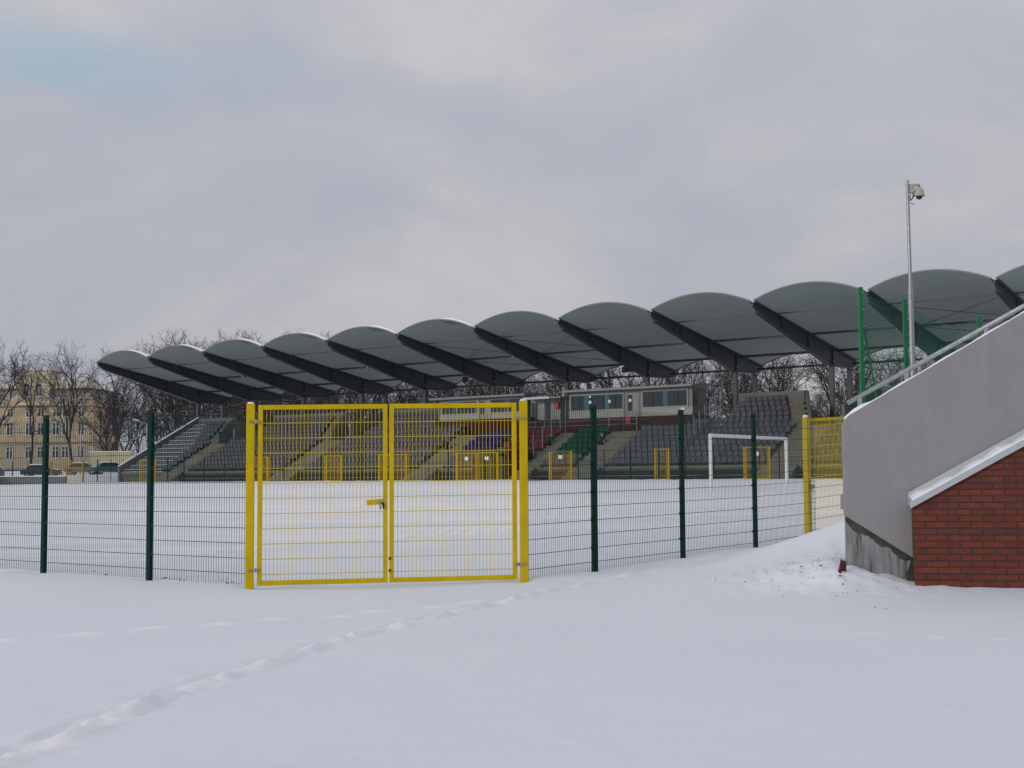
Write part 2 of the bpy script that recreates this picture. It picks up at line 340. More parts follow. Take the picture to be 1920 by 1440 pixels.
PRINTS = []   # (x,y,dx,dy,half_len,half_wid,depth)
def resample(P, step):
    out_ = []; d = 0
    for a, b in zip(P[:-1], P[1:]):
        a = Vector(a); b = Vector(b); l = (b-a).length
        while d < l: out_.append((a + (b-a)*(d/l), (b-a).normalized())); d += step
        d -= l
    return out_
for i, (p, d) in enumerate(resample(TRACK, 0.34)):
    sgn = 1 if i % 2 else -1; nrm = Vector((-d.y, d.x)); q = p + nrm*sgn*0.055 + nrm*rng.uniform(-.02, .02)
    PRINTS.append((q.x, q.y, d.x, d.y, 0.20+rng.uniform(-.03, .04), 0.06, 0.026+rng.uniform(-.012, .015)))
SINGLE = [(-4.47,11.69),(-3.86,12.09),(-3.35,12.50),(-2.79,12.85),(-2.36,13.3),(-1.75,13.66),(-1.44,14.15),(-0.83,14.69),(-0.45,15.15)]
for i, (a, b) in enumerate(SINGLE):
    PRINTS.append((a, b, 0.93, 0.36, 0.19, 0.06, 0.06))
for i in range(13): PRINTS.append((-5.2+i*0.42+rng.uniform(-.1,.1), 15.6+0.05*i+rng.uniform(-.12,.12), 0.95, 0.3, 0.06, 0.04, 0.03))
for i in range(7): PRINTS.append((3.2+i*0.5, 11.9-i*0.22, 0.9, -0.4, 0.12, 0.06, 0.03))
POSTS = [(-3.48,17.66),(0.15,18.05),(-5.12,18.83),(-7.17,20.42),(1.18,19.3),(2.71,21.34),(4.25,23.38)]
CH = {}
def ground_h(x, y):
    h = base_h(x, y)
    h = h + 0.012*np.sin(x*0.9+1.3)*np.cos(y*0.7) * (y < 30) + 0.008*np.sin(x*2.1-y*1.3) * (y < 30)
    # snow piled by the stair wall
    def g(cx, cy, sx_, sy_, a): return a*np.exp(-((x-cx)/sx_)**2-((y-cy)/sy_)**2)
    h = h + g(5.9, 19.6, 1.9, 2.1, 0.82) + g(4.0, 16.9, 0.7, 0.9, 0.24)
    h = h + g(3.95, 16.2, 0.5, 0.35, 0.08) - 0.05*np.exp(-((y-17.75)/0.5)**2)*ss(-3.7, -3.3, x)*(1-ss(0, .4, x))
    rough = np.exp(-((x-4.0)/1.4)**2-((y-17.0)/1.6)**2)
    h = h + rough*(0.026*np.sin(x*13+np.sin(y*9)*2)*np.sin(y*11+x*3) + 0.014*np.sin(x*31+y*23)*np.sin(y*27) + 0.006*np.sin(x*59-y*43))
    # narrow trodden line: steep on the left, a gentle broken slope on the right, then separate boot prints
    trd = np.full(np.shape(x), 9.0); sg = np.zeros(np.shape(x))
    for a, b in zip(TRACK[:-1], TRACK[1:]):
        ax, ay = a; bx, by = b; dx, dy = bx-ax, by-ay; t = np.clip(((x-ax)*dx+(y-ay)*dy)/(dx*dx+dy*dy), 0, 1)
        ex, ey = x-ax-dx*t, y-ay-dy*t; d_ = np.hypot(ex, ey); s1 = np.sign(ex*dy-ey*dx)
        nearer = d_ < trd; trd = np.where(nearer, d_, trd); sg = np.where(nearer, s1, sg)
    q = trd*sg + 0.020*np.sin(y*2.3+0.4) + 0.014*np.sin(y*6.1+x*3) + 0.012*np.sin(y*13.7+2*np.sin(y*2.1)) + 0.007*np.sin(y*37+3*np.sin(y*5))
    dep = 0.75+0.35*np.sin(y*1.9+1)*np.sin(y*5.1)
    ridge = np.where(q < 0.04, np.clip((q+0.07)/0.11, 0, 1), np.clip(1-(q-0.04)/0.09, 0, 1)); ridge = ridge*ridge*(3-2*ridge)
    h = h + 0.048*dep*ridge - 0.014*np.exp(-((q+0.115)/0.03)**2)*(0.6+0.4*np.sin(y*7.3)) + 0.016*np.exp(-((q+0.17)/0.04)**2)*(0.6+0.4*np.sin(y*3.3+2))
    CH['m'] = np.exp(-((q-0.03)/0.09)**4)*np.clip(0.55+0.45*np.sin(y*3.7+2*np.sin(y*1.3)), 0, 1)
    lump = np.exp(-((q-0.05)/0.12)**2); h = h + lump*(0.013*np.sin(y*19+x*13+2*np.sin(y*3.1))*np.sin(x*31-y*7) + 0.007*np.sin(y*47+x*19+2*np.sin(y*6.1)))
    for (px, py, dx, dy, hl, hw, dp) in PRINTS:
        m_ = (np.abs(x-px) < 0.7) & (np.abs(y-py) < 0.7)
        if not m_.any(): continue
        lx = (x[m_]-px)*dx+(y[m_]-py)*dy; ly = -(x[m_]-px)*dy+(y[m_]-py)*dx
        ly2 = np.where(ly > 0, ly*1.9, ly*0.8)
        r2 = (lx/hl)**2+(ly2/hw)**2
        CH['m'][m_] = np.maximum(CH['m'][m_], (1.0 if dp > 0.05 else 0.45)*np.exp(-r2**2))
        h[m_] += (0.45*dp*np.exp(-r2*1.2) if dx > 0.8 else -dp*np.exp(-r2**1.6) + dp*0.2*np.exp(-((np.sqrt(r2)-1.45)/0.25)**2))
    for (px, py) in POSTS:
        h = h - 0.03*np.exp(-((x-px)**2+(y-py)**2)/0.018)
    return h
def axis(segs):
    o_ = []
    for a, b, st in segs: o_ += list(np.arange(a, b, st))
    return np.array(o_)
def gnoise(x, y):   # cheap repeatable value noise for micro relief
    return 0
gx = axis([(-700,-200,50),(-200,-90,10),(-90,-60,3),(-60,-12,1.2),(-12,-5.6,0.2),(-5.6,7.2,0.055),(7.2,12,0.25),(12,70,1.2),(70,200,10),(200,701,50)])
gy = axis([(-60,2,6),(2,5,0.5),(5,9,0.04),(9,13,0.05),(13,21,0.06),(21,30,0.3),(30,190,1.2),(190,300,10),(300,1500,75)])
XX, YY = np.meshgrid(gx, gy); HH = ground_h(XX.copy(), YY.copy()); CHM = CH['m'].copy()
rs = np.random.RandomState(3)
def smoothn(shape, k):
    a = rs.randn(*shape)
    for _ in range(k):
        a = (a + np.roll(a, 1, 0) + np.roll(a, -1, 0) + np.roll(a, 1, 1) + np.roll(a, -1, 1))/5
    return a/a.std()
near = ((YY < 22) & (YY > 3) & (np.abs(XX) < 7.5))
HH = HH + near*(0.0012*smoothn(HH.shape, 6))
nx, ny = len(gx), len(gy)
verts = np.stack([XX, YY, HH], -1).reshape(-1, 3)
ii = np.arange(ny-1)[:, None]*nx + np.arange(nx-1)[None, :]
faces = np.stack([ii, ii+1, ii+nx+1, ii+nx], -1).reshape(-1, 4)
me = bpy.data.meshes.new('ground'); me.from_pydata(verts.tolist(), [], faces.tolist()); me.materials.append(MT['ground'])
me.polygons.foreach_set('use_smooth', [True]*len(me.polygons)); me.update()
ca = me.attributes.new('churned_lit', 'FLOAT', 'POINT'); ca.data.foreach_set('value', CHM.reshape(-1).astype(np.float32))
gnd = bpy.data.objects.new('ground', me); COL.objects.link(gnd); tag(gnd, kind='structure')
def gz(x, y): return float(ground_h(np.array([float(x)]), np.array([float(y)]))[0])

# ------------------------------------------------------------------ wire mesh panels (double horizontals, 50 x 200 mm)
def mesh_panel(p, q, z0, z1, hz0, nh, off=0.0, wires=None, rv=0.0030, rh=0.0038, gap=0.05):
    """p,q: ground plan ends (z = level offset at each end)."""
    b = MB(); p = Vector(p); q = Vector(q); d = q-p; L_ = math.hypot(d.x, d.y); n = int(L_/gap)
    for i in range(n+1):
        t = (i+0.5)/(n+1); c = p + d*t
        b.tube((c.x, c.y, c.z+z0), (c.x, c.y, c.z+z1), rv, 4)
    dn = Vector((-d.y, d.x, 0)).normalized()*0.006
    for k in range(nh):
        z = hz0+0.2*k
        for s_ in (-1, 1): b.tube(p+dn*s_+Vector((0,0,z)), q+dn*s_+Vector((0,0,z)), rh, 4)
    return b
def fence_post(P, top, bot, dirv, w_=0.062, dp=0.06):
    b = MB(); side = Vector((-dirv.y, dirv.x, 0))
    b.bar((P.x, P.y, bot), (P.x, P.y, top), w_, dp, side=dirv)
    return b
# left fence: runs along -U from the gate; right fence runs along +V
GL = Vector((-3.48, 17.66, 0.0)); GR = Vector((0.15, 18.05, 0.0))
fl = empty('mesh_fence', (GL.x, GL.y, 0), label='dark green wire mesh fence running left from the yellow double gate', cat='fence')
Lp = [Vector((-3.53, 17.69, 0)), Vector((-5.12, 18.83, 0)), Vector((-7.17, 20.42, 0))]
dl = (Lp[2]-Lp[1]).normalized()
for i in range(1, 4): Lp.append(Lp[2] + dl*2.55*i)
inv = Matrix.Translation(-Vector((GL.x, GL.y, 0)))
def loc_mb(b, o_):  # world -> object space of an unrotated empty at o_
    b.v = [(x-o_.x, y-o_.y, z) for x, y, z in b.v]; return b
for a, b_ in zip(Lp[:-1], Lp[1:]):
    s_ = (b_-a).normalized()*0.012
    loc_mb(mesh_panel(a+s_, b_-s_, 0.02, 2.33, 0.158, 11), GL).build('wire_panel', 'green_wire', fl, fixn=False)
for P in Lp[1:]:
    po = loc_mb(fence_post(P, 2.385, -0.05, dl, 0.082, 0.06), GL).build('fence_post', 'green_dark', fl, bevel=0.004)
    for k in range(6):
        cb = MB(); z = 0.36+0.4*k; c = P - dl*0.045 - Vector((P.x, P.y, 0)).normalized()*0.035
        cb.box(c.x-0.016, c.x+0.016, c.y-0.012, c.y+0.012, z-0.02, z+0.02)
        loc_mb(cb, GL).build('fence_clip', 'black', po)
    loc_mb(part_mb := (lambda: (lambda m_: (m_.bar((P.x, P.y, 2.385), (P.x, P.y, 2.405), 0.088, 0.066, side=dl), m_)[1])(MB()))(), GL).build('post_cap', 'black', po)
RB = Vector((1.18, 19.3, 0)); VR = Vector((0.60116, 0.79913, 0))
Rp = [Vector((0.19, 18.08, 0.0))] + [RB + VR*(2.55*i) + Vector((0, 0, z)) for i, z in ((0, .03), (1, .055), (2, .085), (3, .15))]
fr = empty('mesh_fence', (RB.x, RB.y, 0), label='dark green mesh fence running right from the double gate towards the grey stair wall', cat='fence')
for a, b_ in zip(Rp[:-1], Rp[1:]):
    s_ = (b_-a).normalized()*0.012
    loc_mb(mesh_panel(a+s_, b_-s_, 0.0, 2.36, 0.158, 11), RB).build('wire_panel', 'green_wire', fr, fixn=False)
for P in Rp[1:4]:
    po = loc_mb(fence_post(P, P.z+2.42, -0.05, VR, 0.06, 0.075), RB).build('fence_post', 'green_dark', fr, bevel=0.004)
    for k in range(6):
        cb = MB(); z = P.z+0.36+0.4*k; c = P + Vector((-0.045, -0.03, 0))
        cb.box(c.x-0.014, c.x+0.014, c.y-0.014, c.y+0.014, z-0.02, z+0.02)
        loc_mb(cb, RB).build('fence_clip', 'black', po)

# ------------------------------------------------------------------ yellow double gate
gt = empty('double_gate', (GL.x, GL.y, 0), label='closed yellow double-leaf mesh gate standing in the snow, left of centre', cat='gate')
GD = (GR-GL); GLn = GD.length; gd = GD.normalized(); gn = Vector((-gd.y, gd.x, 0))
def G(s_, z, d=0.0):   # s along gate, tilt rises to the right
    return Vector((gd.x*s_ + gn.x*d, gd.y*s_ + gn.y*d, z + 0.036*s_/GLn))
for s_, top in ((0.0, 2.405), (GLn, 2.41)):
    b = MB(); b.bar(G(s_, -0.1), G(s_, top), 0.105, 0.10, side=gd); po = b.build('gate_post', 'yellow', gt, bevel=0.006)
    b = MB(); c = G(s_, top); b.lathe([(0.048, 0), (0.045, 0.012), (0.03, 0.022), (0.0, 0.026)], c, 14); b.build('snow_cap', 'snow', po, smooth=True)
half = GLn/2
def leaf(s0, s1, lock):
    fz0, fz1, t = 0.0, 2.385, 0.062
    b = MB()
    b.bar(G(s0+t/2, fz0), G(s0+t/2, fz1), t, 0.05, side=gd); b.bar(G(s1-t/2, fz0), G(s1-t/2, fz1), t, 0.05, side=gd)
    b.bar(G(s0+t, fz1-t/2), G(s1-t, fz1-t/2), 0.05, t, side=gn); b.bar(G(s0+t, fz0+t/2), G(s1-t, fz0+t/2), 0.05, t, side=gn)
    fo = b.build('gate_leaf', 'yellow', gt, bevel=0.006)
    b = MB(); n = int((s1-s0-2*t)/0.051)
    for i in range(1, n+1):
        s_ = s0+t+(s1-s0-2*t)*i/(n+1); b.tube(G(s_, fz0+t), G(s_, fz1-t), 0.0032, 4)
    for k in range(11):
        z = 2.143-0.2*k
        for d in (-0.006, 0.006): b.tube(G(s0+t, z, d), G(s1-t, z, d), 0.0042, 4)
    b.build('wire_mesh', 'yellow_wire', fo, fixn=False)
    return fo
lA = leaf(0.098, half-0.012, True); lB = leaf(half+0.012, GLn-0.095, False)
b = MB(); b.bar(G(half-0.29, 1.065), G(half-0.03, 1.08), 0.056, 0.072, side=gn); lb = b.build('lock_plate', 'yellow', lA, bevel=0.004)
b = MB(); b.path([G(half-0.12, 1.075, -0.03), G(half-0.12, 1.075, -0.075), G(half-0.055, 1.075, -0.075)], 0.009, 8)
b.bar(G(half-0.105, 1.06, -0.06), G(half-0.105, 0.97, -0.06), 0.022, 0.008, side=gd); b.build('door_handle', 'zinc', lb)
b = MB(); b.bar(G(half-0.075, 1.07, -0.045), G(half-0.065, 0.985, -0.045), 0.028, 0.01, side=gd); b.build('key_plate', 'black', lb)
for s_, lf, sg in ((0.0, lA, 1), (GLn, lB, -1)):
    for z in (2.165, 0.205):
        b = MB(); b.tube(G(s_-0.01*sg, z, -0.055), G(s_+0.125*sg, z, -0.045), 0.007, 8)
        for q in (0.0, 0.105): b.tube(G(s_+(q-.014)*sg, z, -0.06), G(s_+(q+.014)*sg, z, -0.06), 0.021, 6)
        b.tube(G(s_+0.078*sg, z-0.026, -0.05), G(s_+0.078*sg, z+0.026, -0.05), 0.013, 10)
        b.build('hinge', 'zinc', gt)
b = MB()
for z in (0.16, 0.32): b.box(*(lambda c: (c.x-.012, c.x+.012, c.y-.05, c.y-.02, c.z-.018, c.z+.018))(G(half+0.02, z)))
b.build('stop_bolt', 'black', lB)

# single yellow gate further right
P0 = Rp[4]; P0 = Vector((5.62, 25.45, 0.15))
sg_ = empty('single_gate', (P0.x, P0.y, 0), label='yellow single mesh gate partly hidden behind the grey stair wall', cat='gate')
b = MB(); b.bar((0, 0, -0.1), (0, 0, 2.53), 0.10, 0.10, side=VR); gp = b.build('gate_post', 'yellow', sg_, bevel=0.006)
b = MB(); b.lathe([(0.047, 0), (0.043, 0.03), (0.0, 0.045)], (0, 0, 2.53), 14); b.build('snow_cap', 'snow', gp, smooth=True)
gdir = Vector((0.68, 0.73, 0)).normalized()
def H(s_, z, d=0): return gdir*s_ + Vector((0, 0, z + 0.055*s_))
t = 0.06; b = MB()
for s_ in (0.11, 1.75): b.bar(H(s_, 0.2), H(s_, 2.5), t, 0.05, side=gdir)
b.bar(H(0.11+t/2, 2.47), H(1.75-t/2, 2.47), 0.05, t, side=Vector((-gdir.y, gdir.x, 0))); b.bar(H(0.14, 0.23), H(1.72, 0.23), 0.05, t, side=Vector((-gdir.y, gdir.x, 0)))
lf = b.build('gate_leaf', 'yellow', sg_, bevel=0.005)
b = MB()
for i in range(1, 33): b.tube(H(0.11+i*1.64/33, 0.24), H(0.11+i*1.64/33, 2.45), 0.0036, 4)
for k in range(11): b.tube(H(0.14, 0.36+0.2*k), H(1.72, 0.36+0.2*k), 0.007, 4)
b.build('wire_mesh', 'yellow_wire', lf, fixn=False)
b = MB(); b.box(0.06, 0.16, -0.02, 0.02, 1.17, 1.24); b.box(0.07, 0.10, -0.04, -0.02, 1.13, 1.17); b.build('lock_plate', 'yellow', lf, bevel=0.003)
b = MB(); b.tube((0.08, -0.05, 1.2), (0.08, -0.05, 1.12), 0.006, 8); b.tube((0.08, -0.05, 1.2), (0.13, -0.05, 1.2), 0.008, 8); b.build('door_handle', 'zinc', lf)

# ------------------------------------------------------------------ stair building at the right: plaster wall, brick wall, coping, rail
wd = Vector((1, -0.19, 0)).normalized(); wn = Vector((0.19, 1, 0)).normalized()   # along wall / away from camera
WO = Vector((4.80, 15.96, 0)); WR = math.atan2(wd.y, wd.x)
st_ = empty('stair_building', WO, WR, label='grey plaster stair wall with a lower red brick wall in front at the right edge', cat='stairs')
# local x along the wall, local y away from the camera
slope_b = (1.767-1.059)/1.27; slope_p = (3.355-2.214)/1.957
LX = 6.0
b = MB(); b.prism([(0, 0, -0.2), (LX, 0, -0.2), (LX, 0, 1.045+slope_b*LX), (0, 0, 1.045)], (0, 0.27, 0)); b.build('brick_wall', 'brick', st_)
b = MB()   # sloping metal coping with drip edge
def sl(x0, x1, y0, y1, zb, zt):
    return [(x0, y0, zb+slope_b*x0), (x1, y0, zb+slope_b*x1), (x1, y0, zt+slope_b*x1), (x0, y0, zt+slope_b*x0)], (0, y1-y0, 0)
b.prism(*sl(-0.045, LX, -0.045, 0.275, 1.062, 1.105)); b.prism(*sl(-0.045, LX, -0.05, -0.035, 1.03, 1.11))
b.prism(*sl(-0.035, LX, 0.25, 0.285, 1.105, 1.21))
cp = b.build('coping', 'coping', st_, bevel=0.003)
b = MB(); pts = []; nS = 70
for i in range(nS+1):
    x = -0.02+LX*i/nS; hh = 0.035+0.014*math.sin(i*1.7)+0.012*math.sin(i*0.61+1); ed = -0.02+0.012*math.sin(i*1.1)
    z = 1.1+slope_b*x
    pts.append([(x, ed, z), (x, ed+0.02, z+hh*0.8), (x, 0.12, z+hh*1.15), (x, 0.249, z+hh*1.3)])
for i in range(nS):
    for j in range(3): b.add([pts[i][j], pts[i+1][j], pts[i+1][j+1], pts[i][j+1]], [(0,1,2,3)])
b.add(pts[0], [(0,1,2,3)]); b.build('snow', 'snow', cp, smooth=True)
# plaster wall, with a rounded left end, behind the brick (local y 0.285..)
pz = lambda x: 2.214+slope_p*(x+0.60)
prof = [(-0.795, 2.03), (-0.76, 2.10), (-0.70, 2.155), (-0.60, 2.214)]
yp = 0.29
top = prof + [(LX, pz(LX))]
low = [(LX, 0.1), (0.10, 0.34), (-0.795, 0.915)]
poly = [(x, yp, z) for x, z in top] + [(x, yp, z) for x, z in low]
b = MB(); b.prism(poly, (0, 0.17, 0)); pw = b.build('plaster_wall', 'plaster', st_, bevel=0.012)
b = MB(); poly = [(-0.782, yp+0.012, -0.2), (LX*0.2, yp+0.012, -0.2), (LX*0.2, yp+0.012, 0.2), (0.10, yp+0.012, 0.345), (-0.782, yp+0.012, 0.915)]
b.prism(poly, (0, 0.15, 0)); b.build('concrete_plinth', 'stained', st_)
b = MB(); rg = random.Random(5); up_, lo_ = [], []
for i in range(31):
    x = -0.779+i*0.867/30; z = 0.908-(x+0.779)*0.634
    up_.append((x, yp+0.006, z)); lo_.append((x, yp+0.006, z-0.045-0.05*abs(math.sin(i*.35))-rg.uniform(0, .035)))
for i in range(30): b.add([up_[i], up_[i+1], lo_[i+1], lo_[i]], [(0,1,2,3)])
b.prism([(0.0, yp+0.006, -0.1), (-0.09, yp+0.006, -0.1), (-0.075, yp+0.006, 0.2), (-0.02, yp+0.006, 0.36), (0.0, yp+0.006, 0.36)], (0, 0.004, 0))
b.build('damp_stain', 'damp', st_)
b = MB()
for i in range(60):    # thin snow line on the wall's sloping top
    x0 = -0.765+i*0.11; x1 = x0+0.11
    zt0 = pz(x0) if x0 > -0.6 else np.interp(x0, [q[0] for q in prof], [q[1] for q in prof]); zt1 = pz(x1) if x1 > -0.6 else np.interp(x1, [q[0] for q in prof], [q[1] for q in prof])
    h0 = 0.016+0.006*math.sin(i*1.3)+ (0.02 if i < 3 else 0); h1 = 0.016+0.006*math.sin((i+1)*1.3)+(0.02 if i < 2 else 0)
    b.add([(x0, yp+0.005, zt0-.003), (x1, yp+0.005, zt1-.003), (x1, yp+0.03, zt1+h1), (x0, yp+0.03, zt0+h0), (x0, yp+0.165, zt0+h0), (x1, yp+0.165, zt1+h1)], [(0,1,2,3), (3,2,5,4)])
b.build('snow', 'snow', pw, smooth=True)
b = MB(); b.bar((-0.805, yp+0.1, 1.17), (-0.805, yp+0.1, 0.99), 0.05, 0.05); b.build('bracket', 'galv', st_)
# steps and landing behind the wall so it is a solid stair
b = MB(); n = 22; poly = [(-0.3, yp+0.173, 0.0)]
for i in range(n): x = -0.3+i*(LX+0.3)/n; z = 1.8+i*(LX+0.3)/n*slope_p; poly += [(x, yp+0.173, z-0.15), (x, yp+0.173, z)]
poly += [(LX, yp+0.173, poly[-1][2]), (LX, yp+0.173, 0.0)]
b.prism(poly, (0, 2.4, 0)); b.build('stair_flight', 'concrete', st_)
# handrail
hr = empty('handrail', WO + wn*0.40, WR, label='galvanised tube handrail climbing along the grey stair wall top', cat='handrail')
rz = lambda x: 2.30+0.545*(x+0.72)
b = MB(); b.tube((-0.72, 0, 2.30), (LX, 0, rz(LX)), 0.029, 14); rl = b.build('rail', 'galv', hr, smooth=True)
for x in (-0.57, 0.0, 0.95, 1.9, 2.9, 3.9, 4.9):
    b = MB(); b.bar((x, 0.0, pz(x)-0.1), (x, 0.0, rz(x)-0.005), 0.052, 0.045, side=Vector((1,0,0))); b.build('rail_post', 'galv', hr, bevel=0.004)

# surveillance camera pole
CPX = Vector((6.65, 22.0, 0))
cpz = gz(CPX.x, CPX.y)
pl = empty('camera_pole', (6.66, 22.0, 0), label='tall tapering galvanised pole rising behind the grey wall and carrying the dome camera', cat='pole')
b = MB(); b.tube((0, 0, -0.2), (0, 0, 4.45), 0.047, 20, 0.042); b.tube((0, 0, 4.45), (0, 0, 4.6), 0.042, 20, 0.032); b.tube((0, 0, 4.6), (-0.005, 0, 6.34), 0.031, 16, 0.027)
b.build('shaft', 'galv', pl, smooth=False)
b = MB()
for z in (6.27, 6.135): b.tube((-0.045, -0.01, z), (0.03, -0.01, z), 0.005, 6)
for z in (6.05, 6.02): b.lathe([(0.028, 0), (0.032, 0.006), (0.028, 0.012)], (0, 0, z), 14)
b.build('clamp', 'zinc', pl)
b = MB(); b.tube((0.03, 0, 5.965), (0.105, -0.02, 5.93), 0.007, 8); b.build('spike', 'zinc', pl)
dc = empty('dome_camera', (6.66, 22.0, 6.2), label='cream dome surveillance camera on a bracket near the pole top', cat='camera')
b = MB(); b.prism([(0.028, -0.035, -0.075), (0.105, -0.035, -0.065), (0.108, -0.035, 0.01), (0.15, -0.035, 0.045), (0.185, -0.035, 0.045), (0.185, -0.035, 0.075), (0.06, -0.035, 0.082), (0.028, -0.035, 0.075)], (0, 0.07, 0))
b.tube((0.19, 0, 0.074), (0.19, 0, 0.0), 0.020, 14); b.build('wall_bracket', 'fabric_white', dc, bevel=0.008)
b = MB(); b.lathe([(0.0, 0.018), (0.03, 0.018), (0.052, 0.005), (0.068, -0.022), (0.080, -0.062), (0.088, -0.105), (0.096, -0.118), (0.094, -0.128), (0.06, -0.13)], (0.19, 0, -0.0), 28); b.build('housing', 'fabric_white', dc, smooth=True)
b = MB(); b.lathe([(0.054, -0.128), (0.052, -0.15), (0.042, -0.17), (0.025, -0.182), (0, -0.187)], (0.19, 0, 0), 24); b.build('dome', 'dome', dc, smooth=True)
b = MB(); P = [(0.085, 0, -0.07), (0.09, 0, -0.12), (0.075, 0, -0.165), (0.03, 0, -0.20)]; b.path(P, 0.011, 8); b.path([(0.045, 0, -0.07), (0.042, 0, -0.13), (0.03, 0, -0.17)], 0.006, 6); b.build('cable', 'black', dc)

# ball-stop net
NP = [Vector((5.82, 22.0, 4.54)), Vector((6.96, 23.35, 4.52)), Vector((9.22, 26.05, 4.53))]
bn = empty('ball_net', (NP[0].x, NP[0].y, 0), label='bright green ball-stop net sagging between three green posts behind the stair wall', cat='net')
for P in NP:
    b = MB(); q = P-NP[0]; b.bar((q.x, q.y, -0.1), (q.x, q.y, P.z), 0.072, 0.06, side=Vector((1,0.1,0))); po = b.build('net_post', 'green_net', bn, bevel=0.004)
    b = MB()
    for k in range(9): b.tube((q.x+0.02, q.y-0.035, 2.2+0.28*k), (q.x+0.05, q.y-0.035, 2.2+0.28*k), 0.010, 6)
    b.build('net_hook', 'galv', po)
b = MB(); b.tube((0.05, 0.03, 3.9), (0.62, 1.0, 2.0), 0.018, 8); b.build('brace', 'green_net', bn)
def netz(t, sag): return 4.46 - sag*4*t*(1-t)
b = MB(); b2 = MB()
SEG = [(NP[0], NP[1], 0.10, 30), (NP[1], NP[2], 0.26, 64)]
for (A, B_, sag, n) in SEG:
    for i in range(n+1):
        t = i/n; c = A.lerp(B_, t)-NP[0]; drift = 0.03*math.sin(t*9)
        pt = [(c.x+0.03*math.sin(z*2+t*5), c.y, z) for z in np.linspace(1.6, netz(t, sag)-0.01*(i % 2), 6)]
        b.path(pt, 0.0028, 3)
    m_ = 46
    for k in range(m_):
        prev = None
        for i in range(0, 13):
            t = i/12; c = A.lerp(B_, t)-NP[0]; f = k/m_; z = 1.6+(netz(t, sag)-1.6)*f
            p_ = Vector((c.x+0.03*math.sin(z*2+t*5), c.y, z))
            if prev is not None: b.tube(prev, p_, 0.0028, 3, cap=False)
            prev = p_
    prev = None; nn = n//3
    for i in range(nn*4+1):
        t = i/(nn*4); c = A.lerp(B_, t)-NP[0]; z = netz(t, sag)+0.022*abs(math.sin(math.pi*t*nn))
        p_ = Vector((c.x, c.y, z))
        if prev is not None: b2.tube(prev, p_, 0.007, 5, cap=False)
        prev = p_
b.build('netting', 'net', bn, fixn=False); b2.build('top_rope', 'net', bn, fixn=False)

# brick rubble, dead leaves and twigs on the snow
b = MB(); rg = random.Random(8)
for (cx, cy, w_, h_, a) in ((3.985, 16.2, 0.085, 0.17, 0.2), (3.93, 16.12, 0.05, 0.05, 1.1)):
    z0 = gz(cx, cy)-0.02; lo, hi = [], []
    for i in range(6):
        t_ = a+2*math.pi*i/6+rg.uniform(-.3, .3); lo.append((cx+w_*.6*math.cos(t_), cy+w_*.6*math.sin(t_), z0)); hi.append((cx+w_*.45*math.cos(t_)*rg.uniform(.5, 1.1)+.01, cy+w_*.45*math.sin(t_), z0+h_*rg.uniform(.7, 1.1)))
    b.add(lo+hi, [tuple(range(5, -1, -1)), tuple(range(6, 12))]+[(i, (i+1) % 6, 6+(i+1) % 6, 6+i) for i in range(6)])
tag(b.build('brick_rubble', 'rust'), 'broken lump of red brick in the snow at the foot of the concrete plinth', 'rubble')
b = MB()
def leafbit(x, y, s_):
    z = gz(x, y)+0.004; a = rg.uniform(0, 6.3); c, s2 = math.cos(a), math.sin(a)
    P = [(-s_, 0, 0), (0, s_*.5, s_*.5), (s_*1.1, 0, s_*.2), (0, -s_*.5, 0.0)]
    b.add([(x+p[0]*c-p[1]*s2, y+p[0]*s2+p[1]*c, z+p[2]+0.004) for p in P], [(0,1,2,3)])
for i in range(70):
    x = rg.gauss(3.75, 0.42); y = rg.gauss(16.5, 0.9)
    if x > 4.0 and y > 15.7: x = 4.0-abs(rg.gauss(0, .25)); y = rg.uniform(15.4, 18.2)
    leafbit(x, y, rg.uniform(0.006, 0.018) * (1.7 if rg.random() < .15 else 1))
for i in range(34):
    t_ = rg.random(); P = Lp[0].lerp(Lp[1], t_) if i % 4 else Lp[1].lerp(Lp[2], t_); leafbit(P.x+rg.gauss(0, .03), P.y+abs(rg.gauss(0.05, .25)), rg.uniform(0.008, 0.03)*(1.6 if i % 5 == 0 else .8))
for i in range(14): x = rg.uniform(-3.2, 0.0); leafbit(x, 18.0+rg.uniform(0.1, 1.4), rg.uniform(0.006, 0.014))
for i in range(16):   # little stalks
    x = rg.gauss(3.6, 0.3) if i < 10 else rg.uniform(-5, -3.7); y = rg.uniform(15.9, 18.0) if i < 10 else 18.6+rg.uniform(-.3, .6); z = gz(x, y)
    b.tube((x, y, z), (x+rg.uniform(-.02, .02), y, z+rg.uniform(.02, .06)), 0.0022, 3)
tag(b.build('dead_leaves', 'leaf', fixn=False), 'scattered dead leaves and twigs poking through the snow', 'leaf litter', kind='stuff')

# ------------------------------------------------------------------ goal on the pitch
ga = S(84.2, -28.69); gb = S(84.2, -21.06); g0 = gz(ga.x, ga.y)
gl = empty('football_goal', (ga.x, ga.y, 0), math.atan2(V.y, V.x), label='white football goal frame standing on the snowy pitch', cat='goal')
Lg = 7.63; z0, z1 = g0-0.1, g0+2.46
for x in (0, Lg):
    b = MB(); b.bar((x, 0, z0), (x, 0, z1), 0.12, 0.12, side=Vector((1,0,0))); b.build('goalpost', 'white', gl, bevel=0.01)
b = MB(); b.bar((0.06, 0, z1-0.06), (Lg-0.06, 0, z1-0.06), 0.119, 0.119); cb = b.build('crossbar', 'white', gl, bevel=0.01)
b = MB(); b.bar((0, 0, z1+0.015), (Lg, 0, z1+0.015), 0.10, 0.03); b.build('snow', 'snow', cb)
b = MB()
for x in (0, Lg):
    for k in range(8): b.tube((x+0.06, -0.01, z0+0.3+k*0.29), (x+0.10, -0.01, z0+0.3+k*0.29), 0.012, 5)
b.build('net_hook', 'galv', gl)

